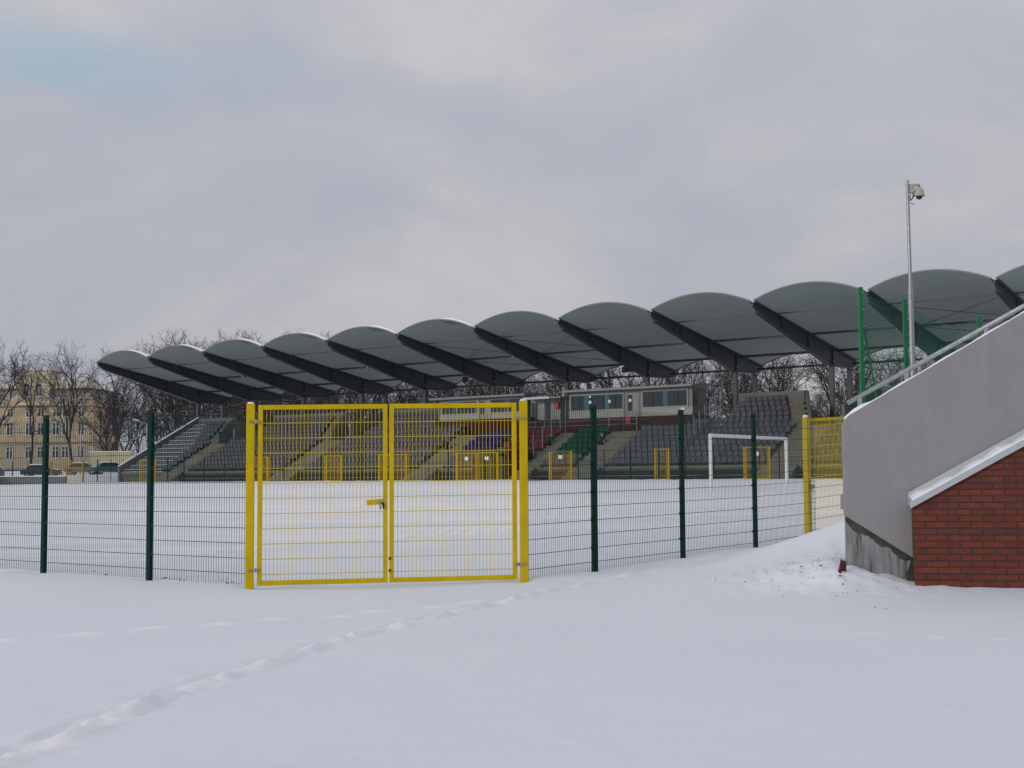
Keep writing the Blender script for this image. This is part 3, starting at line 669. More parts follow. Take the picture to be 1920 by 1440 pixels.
# ------------------------------------------------------------------ grandstand
gs = empty('grandstand', O, ROT, label='long covered grandstand with a scalloped grey membrane roof on dark steel cantilever beams', cat='grandstand')
NB = 12
def topz(v): return 13.1-(13.1-10.95)/12.8*v if v <= 12.8 else 10.95-(v-12.8)*0.16
RV, RZ, TR = 0.8, 0.43, 2.9       # tread, riser, front of row 0
def fz(k): return 2.2+RZ*k
for n in range(NB+1):
    u = 8.0*n
    b = MB(); poly = [(u-0.05, 0, 13.06), (u-0.05, 12.8, 10.91), (u-0.05, 17.4, 10.18), (u-0.05, 17.4, 9.98), (u-0.05, 15.8, 9.66), (u-0.05, 12.3, 9.64), (u-0.05, 0.6, 12.5), (u-0.05, 0, 12.85)]
    b.prism(poly, (0.10, 0, 0))
    for a, c in (((0, 13.08), (12.8, 10.93)), ((12.8, 10.93), (17.4, 10.20)), ((17.4, 9.96), (15.8, 9.64)), ((15.8, 9.64), (12.3, 9.62)), ((12.3, 9.62), (0.6, 12.48))):
        b.bar((u, a[0], a[1]), (u, c[0], c[1]), 0.40, 0.05, side=Vector((1,0,0)))
    for v in (4.2, 8.5, 12.8): b.bar((u, v, topz(v)-0.02), (u, v, {4.2: 11.6, 8.5: 10.56, 12.8: 9.66}[v]), 0.34, 0.03, side=Vector((1,0,0)))
    b.bar((u-0.2, 0, 13.14), (u-0.2, 17, 10.34), 0.05, 0.12); b.bar((u+0.2, 0, 13.14), (u+0.2, 17, 10.34), 0.05, 0.12)
    rb = b.build('roof_beam', 'steel', gs)
    b = MB(); b.box(u-0.16, u+0.16, 12.64, 12.96, 3.0, 9.6); b.build('front_column', 'steel', gs)
    b = MB(); b.box(u-0.16, u+0.16, 16.0, 16.32, 0.9, 9.62); b.build('rear_column', 'steel', gs)
    b = MB(); b.tube((u+0.2, 12.6, 9.95), (u+0.28, 12.6, 9.95), 0.06, 8); b.build('cleat', 'galv', rb)
SAG = 0.86
def memz(t, v): return topz(v)+0.08+SAG*4*t*(1-t)*(1.0)
for n in range(NB):
    vs_, fs_ = [], []; NU, NV = 24, 20
    for j in range(NV+1):
        v = -0.12+17.2*j/NV
        for i in range(NU+1):
            t = i/NU; u = 8*n+0.12+7.76*t; w_ = v
            w_ = v + (0.35*(4*t*(1-t))-0.0)*(-1 if j == 0 else 0)*0.0
            vs_.append((u, w_, memz(t, max(v, 0))))
    for j in range(NV):
        for i in range(NU): a = j*(NU+1)+i; fs_.append((a, a+1, a+NU+2, a+NU+1))
    b = MB(); b.add(vs_, fs_); mo = b.build('roof_membrane', 'membrane', gs, smooth=True, fixn=False)
    for v, nm in ((-0.12, 'edge_tube'), (17.08, 'edge_tube')):
        b = MB(); b.path([(8*n+0.12+7.76*i/NU, v, memz(i/NU, max(v, 0))) for i in range(NU+1)], 0.055, 6); b.build(nm, 'cabin_roof' if v < 1 else 'steel', mo)
    for v, r_ in ((2.9, 0.05), (8.5, 0.09), (13.4, 0.10)):
        b = MB(); b.bar((8*n+0.2, v, topz(v)-0.05), (8*n+7.8, v, topz(v)-0.05), r_*1.4, r_*1.9); b.build('purlin', 'steel', gs)
    b = MB(); b.bar((8*n+0.16, 16.2, 10.0), (8*n+7.84, 16.2, 10.0), 0.12, 0.16); b.build('rear_tie', 'steel', gs)
    if n in (5, 6, 10, 11):
        b = MB()
        for a, c in ((2.9, 8.5), (8.5, 13.4)):
            b.tube((8*n+0.2, a, topz(a)-0.1), (8*n+7.8, c, topz(c)-0.1), 0.02, 5); b.tube((8*n+7.8, a, topz(a)-0.1), (8*n+0.2, c, topz(c)-0.1), 0.02, 5)
        b.build('cross_brace', 'steel', gs)
    if n <= 5:   # snow resting against the right flank of each scallop
        b = MB(); P = []
        for i in range(13, 25):
            t = i/24; hgt = 0.13*ss(0.52, 0.75, np.array(t))*(1-0.3*(i == 24)); P.append([(8*n+0.12+7.76*t, v, memz(t, max(v, 0))+0.05+float(hgt)) for v in (-0.05, 1.5)]+[(8*n+0.12+7.76*t, -0.1, memz(t, 0)+0.02)])
        for a, c in zip(P[:-1], P[1:]):
            b.add([a[0], c[0], c[1], a[1]], [(0,1,2,3)]); b.add([a[2], c[2], c[0], a[0]], [(0,1,2,3)])
        b.build('snow', 'snow', mo, smooth=True)
# end rib fascia
# terraces -----------------------------------------------------------
def terr(b, u0, u1, k0, k1, vend=None):
    poly = [(u0, TR+RV*k0, 0.9)]
    for k in range(k0, k1): poly += [(u0, TR+RV*k, fz(k)-(0 if k == k0 else 0)), (u0, TR+RV*(k+1), fz(k))]
    # riser points
    P = [(u0, TR+RV*k0, 0.9)]
    for k in range(k0, k1): P += [(u0, TR+RV*k, fz(k)), (u0, TR+RV*(k+1), fz(k))]
    P.append((u0, TR+RV*k1, 0.9)); b.prism(P, (u1-u0, 0, 0))
def stairs(b, u0, u1, k0, k1):
    P = [(u0, TR+RV*k0, 0.92)]
    for k in range(k0, k1):
        P += [(u0, TR+RV*k, fz(k)+0.0), (u0, TR+RV*k+0.4, fz(k)+0.0), (u0, TR+RV*k+0.4, fz(k)+RZ/2), (u0, TR+RV*(k+1), fz(k)+RZ/2)]
    P.append((u0, TR+RV*k1, 0.92)); b.prism(P, (u1-u0, 0, 0))
UMAX = 100
SEC = [(0.3, 7.5), (9.9, 23.4), (26.0, 39.5), (57.9, 71.2), (73.8, 87.4), (89.9, UMAX)]
for (a, c, k0) in [(a, c, 0) for a, c in SEC] + [(42.0, 46.2, 0), (46.2, 49.8, 4), (49.8, 50.5, 3), (51.9, 55.4, 0)]:
    b = MB(); terr(b, a, c, k0, 7); b.build('lower_terrace', 'concrete', gs)
b = MB()
for (a, c) in ((7.5, 9.9), (23.4, 26.0), (39.5, 42.0), (50.5, 51.9), (55.4, 57.9), (71.2, 73.8), (87.4, 89.9)):
    b = MB(); stairs(b, a+0.001, c-0.001, 0, 7); b.build('aisle_steps', 'cream', gs)
for (a, c) in ((7.5, 9.9), (23.4, 26.0), (39.5, 42.0), (50.5, 51.9), (55.4, 57.9), (71.2, 73.8), (87.4, 89.9)):
    b = MB(); P = [(a, TR-0.002, 0.85), (a, TR-0.002, 2.19)]
    for i in range(6): P += [(a, TR-0.4*i-0.4, 2.19-0.215*i), (a, TR-0.4*i-0.4, 2.19-0.215*(i+1))]
    P[-1] = (a, P[-1][1], 0.85); b.prism(P, (c-a, 0, 0)); b.build('pitch_steps', 'cream', gs)
b = MB()
for (a, c) in [(0.3, 7.5), (9.9, 23.4), (26.0, 39.5), (42.0, 46.2), (51.9, 55.4), (57.9, 71.2), (73.8, 87.4), (89.9, UMAX)]:
    b = MB(); b.box(a, c, 2.72, 2.9, 2.02, 2.22); b.build('front_ledge', 'cream', gs)
b = MB()
for (a, c) in [(0.3, 7.5), (9.9, 23.4), (26.0, 39.5), (42.0, 46.2), (51.9, 55.4), (57.9, 71.2), (73.8, 87.4), (89.9, UMAX)]:
    b = MB(); b.box(a, c, 2.8, 2.897, 1.88, 2.02); b.build('front_wall_band', 'concrete', gs)
b = MB()
for (a, c) in [(9.9, 23.4), (26.0, 39.5), (42.0, 46.2), (51.9, 55.4), (57.9, 71.2), (73.8, 87.4), (89.9, UMAX)]:
    b = MB(); b.box(a, c, 2.3, 2.898, 0.9, 1.88); b.build('base_wall', 'dkwall', gs)
b = MB()
for (a, c) in [(9.9, 23.4), (26.0, 39.5), (42.0, 46.2), (51.9, 55.4), (57.9, 71.2), (73.8, 87.4)]:
    b = MB(); b.tube((a, 2.1, 1.5), (c, 2.1, 1.5), 0.018, 6); b.build('base_rail', 'galv', gs)
# upper tier between the splayed stairways
UP = []      # (list of (k, u0, u1))
def upper(j, u0f, u1f):
    b = MB()
    for k in range(7, 12):
        a, c = u0f(k), u1f(k); UP.append((j, k, a, c))
        b.box(a, c, TR+RV*k, TR+RV*12, fz(k)-RZ, fz(k))
    b.box(u0f(11), u1f(7), TR+RV*7, TR+RV*12, 4.4, fz(7)-RZ)
    b.build('upper_terrace', 'concrete', gs)
rgt = lambda base: (lambda k: base+6.5-0.42*(k-7))
lft = lambda base: (lambda k: base-4.6+0.14*(k-7))
upper(0, lambda k: 0.3, rgt(0)); upper(1, lft(16), rgt(16)); upper(2, lft(32), lambda k: 39.5 if k < 9 else 35.3)
upper(3, lambda k: 61.9 if k == 7 else 64.6, rgt(64)); upper(4, lft(80), rgt(80)); upper(5, lft(96), lambda k: UMAX)
for base in (0, 16, 64, 80):       # stair beside the upper rows, then the splayed wall
    b = MB()
    for k in range(7, 12):
        a = rgt(base)(k)+0.002; b.box(a, a+1.35, TR+RV*k, TR+RV*12-0.01*k, fz(k)-RZ, fz(k)-0.0)
        b.box(a, a+1.35, TR+RV*k+0.4, TR+RV*12-0.01*k-.004, fz(k), fz(k)+RZ/2)
    b.build('upper_steps', 'cream', gs)
    b = MB(); a0, a1 = (base+7.95, 8.5), (base+5.9, 12.7)
    b.prism([(a0[0], a0[1], 4.2), (a1[0], a1[1], 4.2), (a1[0], a1[1], 7.88), (a0[0]-1.1, a0[1]+2.3, 7.2), (a0[0], a0[1], 5.85)], (0.22, 0.10, 0)); b.build('side_wall', 'greywall', gs)
    b = MB(); b.path([(a0[0]+.05, a0[1]-0.1, 6.4), (a1[0]+.05, a1[1], 8.5)], 0.03, 6); b.build('side_rail', 'galv', gs)
for base in (16, 32, 80, 96):
    b = MB(); a0, a1 = (base-5.4, 8.4), (base-4.3, 12.7)
    b.prism([(a0[0], a0[1], 4.2), (a1[0], a1[1], 4.2), (a1[0], a1[1], 8.05), (a0[0], a0[1], 6.45)], (0.22, -0.04, 0)); b.build('side_wall', 'greywall', gs)
b = MB()
for a, c in ((0.3, 5.9), (11.7, 21.9), (27.7, 35.4), (64.4, 69.9), (75.7, 85.9), (91.7, UMAX)):
    b = MB(); b.box(a, c, 12.52, 12.70, 3.5, 7.86); b.build('back_wall', 'greywall', gs)
b = MB(); b.prism([(0.0, 2.6, 0.9), (0.0, 2.6, 2.8), (0.0, 3.4, 3.2), (0.0, 12.7, 8.02), (0.0, 12.7, 0.9)], (0.28, 0, 0)); ew = b.build('end_wall', 'greywall', gs)
b = MB(); b.bar((0.14, 2.6, 2.83), (0.14, 3.4, 3.24), 0.3, 0.06); b.bar((0.14, 3.4, 3.24), (0.14, 12.7, 8.06), 0.3, 0.07); b.build('snow', 'snow', ew)
# snow blown onto the rows of the leftmost block
b = MB()
for k in range(0, 12):
    u1 = (7.0 if k < 7 else rgt(0)(k)) - max(0, (k-1))*0.18 - 0.5
    b.box(0.4, max(1.2, u1), TR+RV*k+0.10, TR+RV*k+0.30, fz(k)+0.001, fz(k)+0.06)
    b.box(0.5, max(1.2, u1)-.2, TR+RV*k+0.12, TR+RV*k+0.52, fz(k)+0.24, fz(k)+0.275)
b.build('row_snow', 'snow', gs)
# brick plinth under the press cabins
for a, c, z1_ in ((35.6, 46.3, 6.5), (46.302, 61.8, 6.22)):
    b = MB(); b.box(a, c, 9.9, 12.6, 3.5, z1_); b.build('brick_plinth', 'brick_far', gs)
# player tunnel in the middle
for q in ((46.2, 46.4, 2.0, 6.0, 0.9, 3.0), (49.6, 49.8, 2.0, 6.0, 0.9, 3.6), (46.4, 49.6, 5.9, 6.0, 0.9, 3.9)):
    b = MB(); b.box(*q); b.build('tunnel_wall', 'maroon', gs)
b = MB(); b.box(46.4, 49.6, 2.0, 5.9, 3.3, 3.45); b.build('tunnel_canopy', 'bin', gs)
b = MB()
for u in (46.6, 47.5, 48.6):
    b = MB(); b.box(u, u+0.5, 2.3, 2.4, 0.9, 3.1); b.build('tunnel_shutter', 'bin', gs)
b = MB(); b.box(46.4, 49.6, 5.8, 5.895, 0.9, 3.3); b.build('tunnel_door', 'dark', gs)

# seats ---------------------------------------------------------------
def seat_mesh(name, m):
    b = MB(); W2 = 0.215
    # pan: shallow dish, curls down in front; back: rounded bucket shell
    prof = [(-0.02, 0.19), (0.0, 0.24), (0.10, 0.235), (0.30, 0.225), (0.37, 0.25), (0.40, 0.33), (0.43, 0.50), (0.435, 0.60), (0.43, 0.635)]
    rows = []
    for (y, z) in prof:
        r_ = []
        for i in range(7):
            t = -1+2*i/6; wk = W2*(1.0 if z < 0.55 else (0.94 if z < 0.62 else 0.78))
            bz = 0.03*abs(t)**2 if z < 0.3 else 0; by = -0.07*abs(t)**2.5 if z > 0.3 else 0
            r_.append((t*wk, y+by, z+bz-(0.02*abs(t)**3 if z > 0.6 else 0)))
        rows.append(r_)
    vs_ = [p for r_ in rows for p in r_]; n_ = 7; nr = len(rows)
    vs2 = [(x, y+0.018, z-0.018) for x, y, z in vs_]; off = len(vs_)
    fs_ = []
    for j in range(nr-1):
        for i in range(6):
            a = j*n_+i; fs_ += [(a, a+1, a+n_+1, a+n_), (off+a, off+a+n_, off+a+n_+1, off+a+1)]
    for j in range(nr-1):
        for i in (0, 6): a = j*n_+i; fs_.append((a, a+n_, off+a+n_, off+a))
    for i in range(6): fs_ += [(i, i+1, off+i+1, off+i), ((nr-1)*n_+i, (nr-1)*n_+i+1, off+(nr-1)*n_+i+1, off+(nr-1)*n_+i)]
    b.add(vs_+vs2, fs_); b.box(-0.04, 0.04, 0.12, 0.28, 0.0, 0.22)
    me_ = bpy.data.meshes.new(name); me_.from_pydata(b.v, [], b.f); me_.materials.append(MT[m]); me_.polygons.foreach_set('use_smooth', [True]*len(me_.polygons)); me_.update()
    return me_, b
MSEAT = {c: seat_mesh('stadium_seat', 'seat_'+c) for c in ('grey', 'blue', 'red', 'green')}
seats = []     # colour, u, row
def row_seats(c, u0, u1, k, skip=None):
    n = int((u1-u0+0.02)/0.5); u = u0+((u1-u0)-n*0.5)/2+0.25
    for i in range(n): seats.append((c, u+0.5*i, k))
for i, (a, c) in enumerate(SEC[:5]):
    for k in range(0, 7): row_seats('grey', a+0.15, c-0.1, k)
for (j, k, a, c) in UP:
    if j < 5: row_seats('grey', a+0.2, min(c-0.1, 87), k)
for k in range(0, 3): row_seats('grey', 42.1, 46.1, k)
for k in range(3, 7): row_seats('blue', 42.1, 45.6, k)
for k in range(4, 7): row_seats('red', 46.4, 50.4, k)
row_seats('red', 49.4, 50.5, 3)
for k in range(0, 2): row_seats('grey', 51.95, 55.4, k)
for k in range(2, 7): row_seats('green', 51.95, 55.4, k)
SL = {'grey': ('grey plastic bucket seat in the stepped rows at the right half of the grandstand', 'grey seats right of the press cabins'),
      'blue': ('blue plastic bucket seat in the small blue block below the left press cabin', 'blue seats'),
      'red': ('red plastic bucket seat in the red block in the middle of the grandstand', 'red seats'),
      'green': ('green plastic bucket seat in the green block right of the red seats', 'green seats')}
# visible parts only reach about u = 80 at the right edge of the pitch view
grey = sorted([s_ for s_ in seats if s_[0] == 'grey' and s_[1] < 84], key=lambda s_: -s_[1])
ind = grey[:300]; rest = grey[300:]
for c, u, k in ind + [s_ for s_ in seats if s_[0] != 'grey']:
    o_ = bpy.data.objects.new('stadium_seat', MSEAT[c][0]); COL.objects.link(o_)
    o_.location = S(u, TR+RV*k+0.20, fz(k)); o_.rotation_euler = (0, 0, ROT+0.0)
    tag(o_, SL[c][0], 'seat', SL[c][1])
b = MB(); base = MSEAT['grey'][1]
for c, u, k in rest: b.add([(x+u, y+TR+RV*k+0.20, z+fz(k)) for x, y, z in base.v], base.f)
so = b.build('stadium_seats', 'seat_grey', smooth=True, fixn=False); so.location = O; so.rotation_euler = (0, 0, ROT)
tag(so, 'mass of grey plastic seats filling the left half of the grandstand', 'seats', kind='stuff')

# press cabins ---------------------------------------------------------
def win(b_f, b_g, u0, u1, z0, z1, v, fw_=0.1):
    b_f.box(u0, u1, v-0.08, v-0.005, z0, z0+fw_); b_f.box(u0, u1, v-0.08, v-0.005, z1-fw_, z1)
    b_f.box(u0, u0+fw_, v-0.08, v-0.005, z0+fw_, z1-fw_); b_f.box(u1-fw_, u1, v-0.08, v-0.005, z0+fw_, z1-fw_)
    b_g.box(u0+fw_, u1-fw_, v-0.03, v-0.008, z0+fw_, z1-fw_)
def cabin(label, u0, u1, zb, zt, wins, doors, roof, mull, lighter):
    o_ = empty('press_cabin', S(u0, 10.2, 0), ROT, label=label, cat='cabin')
    X = lambda u: u-u0
    b = MB(); b.box(0, u1-u0, 0, 2.2, zb, zt); wl = b.build('wall', 'cabin', o_)
    for a, c in lighter:
        b = MB(); b.box(X(a), X(c), -0.03, -0.002, zb, zb+0.62); b.build('parapet_panel', 'cabin_light', wl)
    b = MB(); r0, r1, rz0 = roof; b.prism([(X(r0), -0.75, rz0-0.02), (X(r0), 2.6, rz0+0.16), (X(r0), 2.6, rz0+0.36), (X(r0), -0.75, rz0+0.16)], (r1-r0, 0, 0)); b.build('roof', 'cabin_roof', o_)
    for a, c, z0_, z1_ in wins:
        bf, bg = MB(), MB(); win(bf, bg, X(a), X(c), z0_, z1_, 0.0); f_ = bf.build('window', 'cabin_light', o_); bg.build('pane', 'glass', f_)
        bt = MB()
        for q in mull:
            if a < q < c: bt.box(X(q)-0.22, X(q)+0.22, -0.06, -0.031, z0_+0.1, z1_-0.1)
        for z_ in (z0_+0.1, z1_-0.14): bt.box(X(a)+0.1, X(c)-0.1, -0.05, -0.032, z_, z_+0.05)
        bt.build('mullion', 'teal', f_)
        for q in np.arange(a+1.0, c-0.4, 1.15):
            bb = MB(); bb.box(X(q)-0.02, X(q)+0.02, -0.045, -0.033, z0_+0.1, z1_-0.1); bb.build('glazing_bar', 'dark', f_)
    for a, c, z0_, z1_ in doors:
        b = MB(); b.box(X(a), X(c), -0.035, -0.003, z0_, z1_); d_ = b.build('door', 'cabin_roof', o_)
        b = MB(); b.box(X(a)+0.1, X(a)+0.55, -0.05, -0.036, z0_+0.5, z1_-0.15); b.build('door_glass', 'glass', d_)
    return o_, X
pc, X = cabin('grey press cabin with two wide windows and a door, right of the small canopy', 49.95, 61.6, 6.22, 8.42,
      [(50.1, 55.35, 6.80, 8.22), (57.05, 61.25, 6.84, 8.28)], [(55.6, 56.75, 6.22, 8.15)], (49.5, 61.95, 8.42), (51.75, 53.75, 59.2), [(49.95, 55.35), (57.0, 61.6)])
for u, z_, r_ in ((52.1, 7.55, .14), (53.98, 7.55, .14), (55.95, 7.55, .14), (52.1, 8.0, .10)):
    b = MB(); b.tube((X(u), -0.062, z_), (X(u), -0.075, z_), r_, 16); b.build('round_sign', 'white', pc)
b = MB(); b.box(X(61.603), X(61.62), 0.15, 0.75, 6.9, 8.1); b.build('side_window', 'glass', pc)
b = MB()
for i in range(9): b.box(X(61.601), X(61.625), 0.9, 2.2, 6.3+i*0.24, 6.31+i*0.24)
b.build('cladding_joint', 'steel', pc)
b = MB(); b.box(X(60.6), X(60.95), -0.09, -0.081, 6.62, 6.8); b.build('notice', 'white', pc)
pc2, X = cabin('grey press cabin with narrow-looking windows above the blue seats, left of the canopy', 35.9, 45.6, 6.42, 8.35,
      [(36.2, 40.3, 6.95, 8.2), (41.7, 45.4, 6.95, 8.25)], [(40.5, 41.5, 6.45, 8.2)], (35.3, 45.9, 8.35), (37.9, 43.6), [(36.0, 40.4), (41.6, 45.6)])
for u in (40.32, 41.52):
    b = MB(); b.box(X(u), X(u+.16), -0.12, -0.003, 6.42, 8.3); b.build('corner_post', 'cabin_light', pc2)
# recessed middle cabin with canopy
mc = empty('entrance_canopy', S(45.7, 10.6, 0), ROT, label='small flat entrance canopy with railings between the two press cabins', cat='canopy')
b = MB(); b.box(0, 3.1, 0.0, 1.6, 6.22, 8.0); b.build('wall', 'cabin_roof', mc)
b = MB(); b.box(0.3, 4.0, -1.3, 1.8, 7.98, 8.12); b.build('roof', 'cabin_roof', mc)
b = MB(); b.box(0.25, 2.9, -1.36, -1.3, 7.95, 8.14); b.build('fascia', 'galv', mc)
b = MB()
for u in np.arange(0.4, 4.1, 0.9): b.tube((u, -1.2, 8.1), (u, -1.2, 9.05), 0.022, 6)
for z in (8.55, 9.05): b.tube((0.4, -1.2, z), (4.0, -1.2, z), 0.022, 6)
b.build('railing', 'steel', mc)
for q in ((0.15, 0.75, 6.5), (1.6, 2.1, 6.3)):
    b = MB(); b.box(q[0], q[1], -0.03, -0.002, q[2], 7.75); b.build('door_glass', 'glass', mc)
b = MB(); b.box(1.3, 1.5, -0.08, -0.003, 6.22, 7.98); b.build('corner_post', 'cabin_light', mc)
def small_box(name, label, cat, u, v, z, du, dv, dz, m):
    o_ = empty(name, S(u, v, z), ROT, label=label, cat=cat)
    b = MB(); b.box(-du/2, du/2, 0, dv, 0, dz); b.build('casing', m, o_, bevel=0.01)
    b = MB(); b.box(-du/2+.05, du/2-.05, -0.012, -0.001, .05, dz-.05); dd = b.build('door', m, o_)
    b = MB(); b.box(du/2-.11, du/2-.07, -0.03, -0.013, dz*.45, dz*.55); b.build('handle', 'galv', dd)
small_box('hydrant_box', 'red hydrant box on the brick plinth below the press cabin door', 'hydrant box', 56.0, 9.7, 5.62, 0.42, 0.18, 0.6, 'red')
small_box('hydrant_box', 'red hydrant box on the wall under the entrance canopy', 'hydrant box', 48.55, 10.35, 7.15, 0.42, 0.2, 0.55, 'red')
def bin_(label, u, v, z):
    o_ = empty('litter_bin', S(u, v, z), ROT, label=label, cat='litter bin')
    b = MB(); b.lathe([(0.0, 0.0), (0.17, 0.0), (0.21, 0.62), (0.19, 0.63), (0.17, 0.6), (0.0, 0.58)], (0, 0, 0.1), 14); b.build('bucket', 'bin', o_, smooth=True)
    b = MB(); b.bar((0.0, 0.24, -0.2), (0.0, 0.24, 0.95), 0.05, 0.05); b.build('post', 'galv', o_)
bin_('dark green litter bin on the steps right of the green seats', 55.55, 6.3, 3.85)
bin_('dark green litter bin on the steps between the red and green seats', 50.6, 6.3, 3.95)
bin_('dark green litter bin on the steps left of the blue seats', 40.2, 6.0, 3.75)
bin_('dark green litter bin on the leftmost stairway of the grandstand', 7.8, 9.0, 5.5)
# railings in front of the plinth and mesh screens that divide the blocks
ra = empty('walkway_railing', S(46.3, 8.75, 0), ROT, label='thin grey railing with tall posts before the brick plinth above the red seats', cat='railing')
for z_ in (5.98, 5.6):
    b = MB(); b.tube((0, 0, z_), (11.2, 0, z_), 0.023, 6); b.build('rail', 'galv', ra)
for u in (0.3, 1.2, 2.15, 3.2, 4.3, 5.3, 7.0, 8.5, 9.9, 11.1):
    b = MB(); tall = u in (1.2, 4.3, 9.9); b.tube((u, 0, 5.0), (u, 0, 7.8 if tall else 6.6), 0.025, 6); b.build('rail_post', 'galv', ra)
def screen(label, u, v0, v1, n, zt0, zt1, zb):
    o_ = empty('dividing_screen', S(u, v0, 0), ROT, label=label, cat='fence')
    for i in range(n):
        t = i/(n-1); v = (v1-v0)*t; zz = zt0+(zt1-zt0)*t
        b = MB(); b.tube((0, v, zb(v0+v)), (0, v, zz), 0.030, 6); b.build('screen_post', 'galv', o_)
    b = MB()
    for i in range(int((v1-v0)/0.14)):
        v = i*0.14; t = v/(v1-v0); b.tube((0, v, zb(v0+v)), (0, v, zt0+(zt1-zt0)*t-0.1), 0.006, 3, cap=False)
    for h_ in np.arange(0.1, 2.2, 0.4): b.tube((0, 0, zt0-h_), (0, v1-v0, zt1-h_), 0.008, 4)
    b.build('screen_mesh', 'green_wire', o_, fixn=False)
rake = lambda v: 2.2+0.5375*(v-2.9)-0.1
screen('tall mesh screen climbing through the grey seats right of the press cabin', 63.6, 5.1, 11.0, 8, 5.15, 8.1, rake)
screen('mesh screen beside the steps right of the red seats', 50.3, 3.4, 8.4, 5, 4.3, 6.6, rake)
# loudspeakers and lamps under the roof
def speaker(label, u, v, z, two):
    o_ = empty('loudspeaker', S(u, v, z), ROT, label=label, cat='loudspeaker')
    for s_ in ((-0.32, 0.32) if two else (0,)):
        b = MB(); b.prism([(s_-0.22, -0.25, -0.3), (s_+0.22, -0.25, -0.3), (s_+0.22, -0.12, 0.22), (s_-0.22, -0.12, 0.22)], (0, 0.42, 0.04)); b.build('cabinet', 'steel', o_, bevel=0.05)
    b = MB(); b.tube((0, 0, 0.1), (0, 0, topz(v)-z+0.1), 0.03, 6); b.build('hanger', 'steel', o_)
speaker('dark loudspeaker hanging under the roof above the left press cabin', 35.8, 14, 10.45, False)
speaker('pair of dark loudspeakers hanging under the roof above the right press cabin', 53.4, 14, 10.45, True)
for lbl, u in (('small white lamp hanging under the leftmost lit roof bay', 13.5), ('small white lamp under the roof above the yellow gate', 30.2), ('small white lamp under the roof above the left press cabin', 46.6), ('small white lamp under the roof above the right press cabin', 63.0), ('small white lamp under the roof behind the green net', 79.3)):
    o_ = empty('hanging_lamp', S(u, 7, 11.4), ROT, label=lbl, cat='lamp')
    b = MB(); b.lathe([(0.0, 0.12), (0.1, 0.1), (0.13, 0.0), (0.08, -0.08), (0, -0.1)], (0, 0, 0), 12); b.build('shade', 'cabin_light', o_, smooth=True)
    b = MB(); b.tube((0, 0, 0.1), (0, 0, topz(7)+0.75-11.4), 0.02, 5); b.build('stem', 'steel', o_)

# ------------------------------------------------------------------ perimeter fence and its yellow gates (v = -6)
pf = empty('perimeter_fence', S(0, -6, 0), ROT, label='low dark green mesh fence along the far pitch edge before the grandstand', cat='fence')
GT = [(1.3, 6.5, 2, 'wide yellow double gate at the far left end of the perimeter fence', False), (14.8, 17.0, 1, 'yellow perimeter gate in front of the leftmost seat block', False),
      (29.0, 31.4, 1, 'yellow perimeter gate seen beside the left post of the big double gate', False), (37.8, 39.7, 1, 'narrow yellow perimeter gate behind the left leaf of the big gate', False),
      (43.5, 46.4, 1, 'yellow perimeter gate with a white notice behind the middle of the big gate', True), (51.1, 55.0, 2, 'yellow double perimeter gate with two white notices seen through the big gate', True),
      (59.4, 61.3, 1, 'yellow perimeter gate with a white notice just right of the big gate', True), (67.8, 68.9, 1, 'narrow yellow perimeter gate in front of the grey seats, left of the goal', False),
      (74.2, 76.0, 1, 'yellow perimeter gate with a white notice seen through the white goal', True)]
FZ = 1.16
posts = [-12.5, -10, -7.5, -5, -2.5, 8.6, 10.6, 18.6, 20.8, 23.4, 26, 33.2, 35.5, 37.4, 41.7, 48.4, 50.4, 57.2, 61.8, 63.9, 65.95, 68.1, 70.1, 72.1, 76.6, 79, 81.5]
for u in posts:
    b = MB(); b.bar((u, 0, 0.8), (u, 0, 3.3), 0.06, 0.06); b.build('fence_post', 'green_dark', pf)
edges = sorted([-12.5]+[q for g in GT for q in g[:2]]+[81.5]); runs = [(edges[i], edges[i+1]) for i in range(0, len(edges), 2)]
for a, c in runs:
    b = MB()
    for i in range(int((c-a)/0.15)): b.tube((a+i*0.15, 0, 1.0), (a+i*0.15, 0, 2.55), 0.005, 3, cap=False)
    for z in (1.3, 1.7, 2.1, 2.5): b.tube((a, 0, z), (c, 0, z), 0.010, 4)
    b.bar((a, 0, 2.57), (c, 0, 2.57), 0.045, 0.045); b.build('fence_mesh', 'green_wire', pf, fixn=False)
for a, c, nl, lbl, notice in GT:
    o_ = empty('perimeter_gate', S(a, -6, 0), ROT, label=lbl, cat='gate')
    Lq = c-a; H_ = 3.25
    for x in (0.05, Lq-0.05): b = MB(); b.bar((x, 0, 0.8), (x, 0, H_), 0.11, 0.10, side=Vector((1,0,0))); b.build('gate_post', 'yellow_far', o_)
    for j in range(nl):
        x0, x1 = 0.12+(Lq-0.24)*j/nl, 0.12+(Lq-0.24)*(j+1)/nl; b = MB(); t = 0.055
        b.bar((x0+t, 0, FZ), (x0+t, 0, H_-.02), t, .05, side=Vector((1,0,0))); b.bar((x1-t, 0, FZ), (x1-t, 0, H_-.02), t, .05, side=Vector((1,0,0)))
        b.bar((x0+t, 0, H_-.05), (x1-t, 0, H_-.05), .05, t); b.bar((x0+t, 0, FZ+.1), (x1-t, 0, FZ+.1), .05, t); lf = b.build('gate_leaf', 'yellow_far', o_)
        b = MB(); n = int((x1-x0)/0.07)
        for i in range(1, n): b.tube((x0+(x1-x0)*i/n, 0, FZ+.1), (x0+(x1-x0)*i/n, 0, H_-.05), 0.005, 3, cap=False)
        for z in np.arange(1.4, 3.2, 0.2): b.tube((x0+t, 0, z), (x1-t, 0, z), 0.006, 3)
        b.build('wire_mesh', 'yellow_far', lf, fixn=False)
        if notice: b = MB(); xc = (x0+x1)/2; b.box(xc-0.16, xc+0.16, -0.045, -0.03, 2.68, 2.92); b.build('notice', 'white', lf)

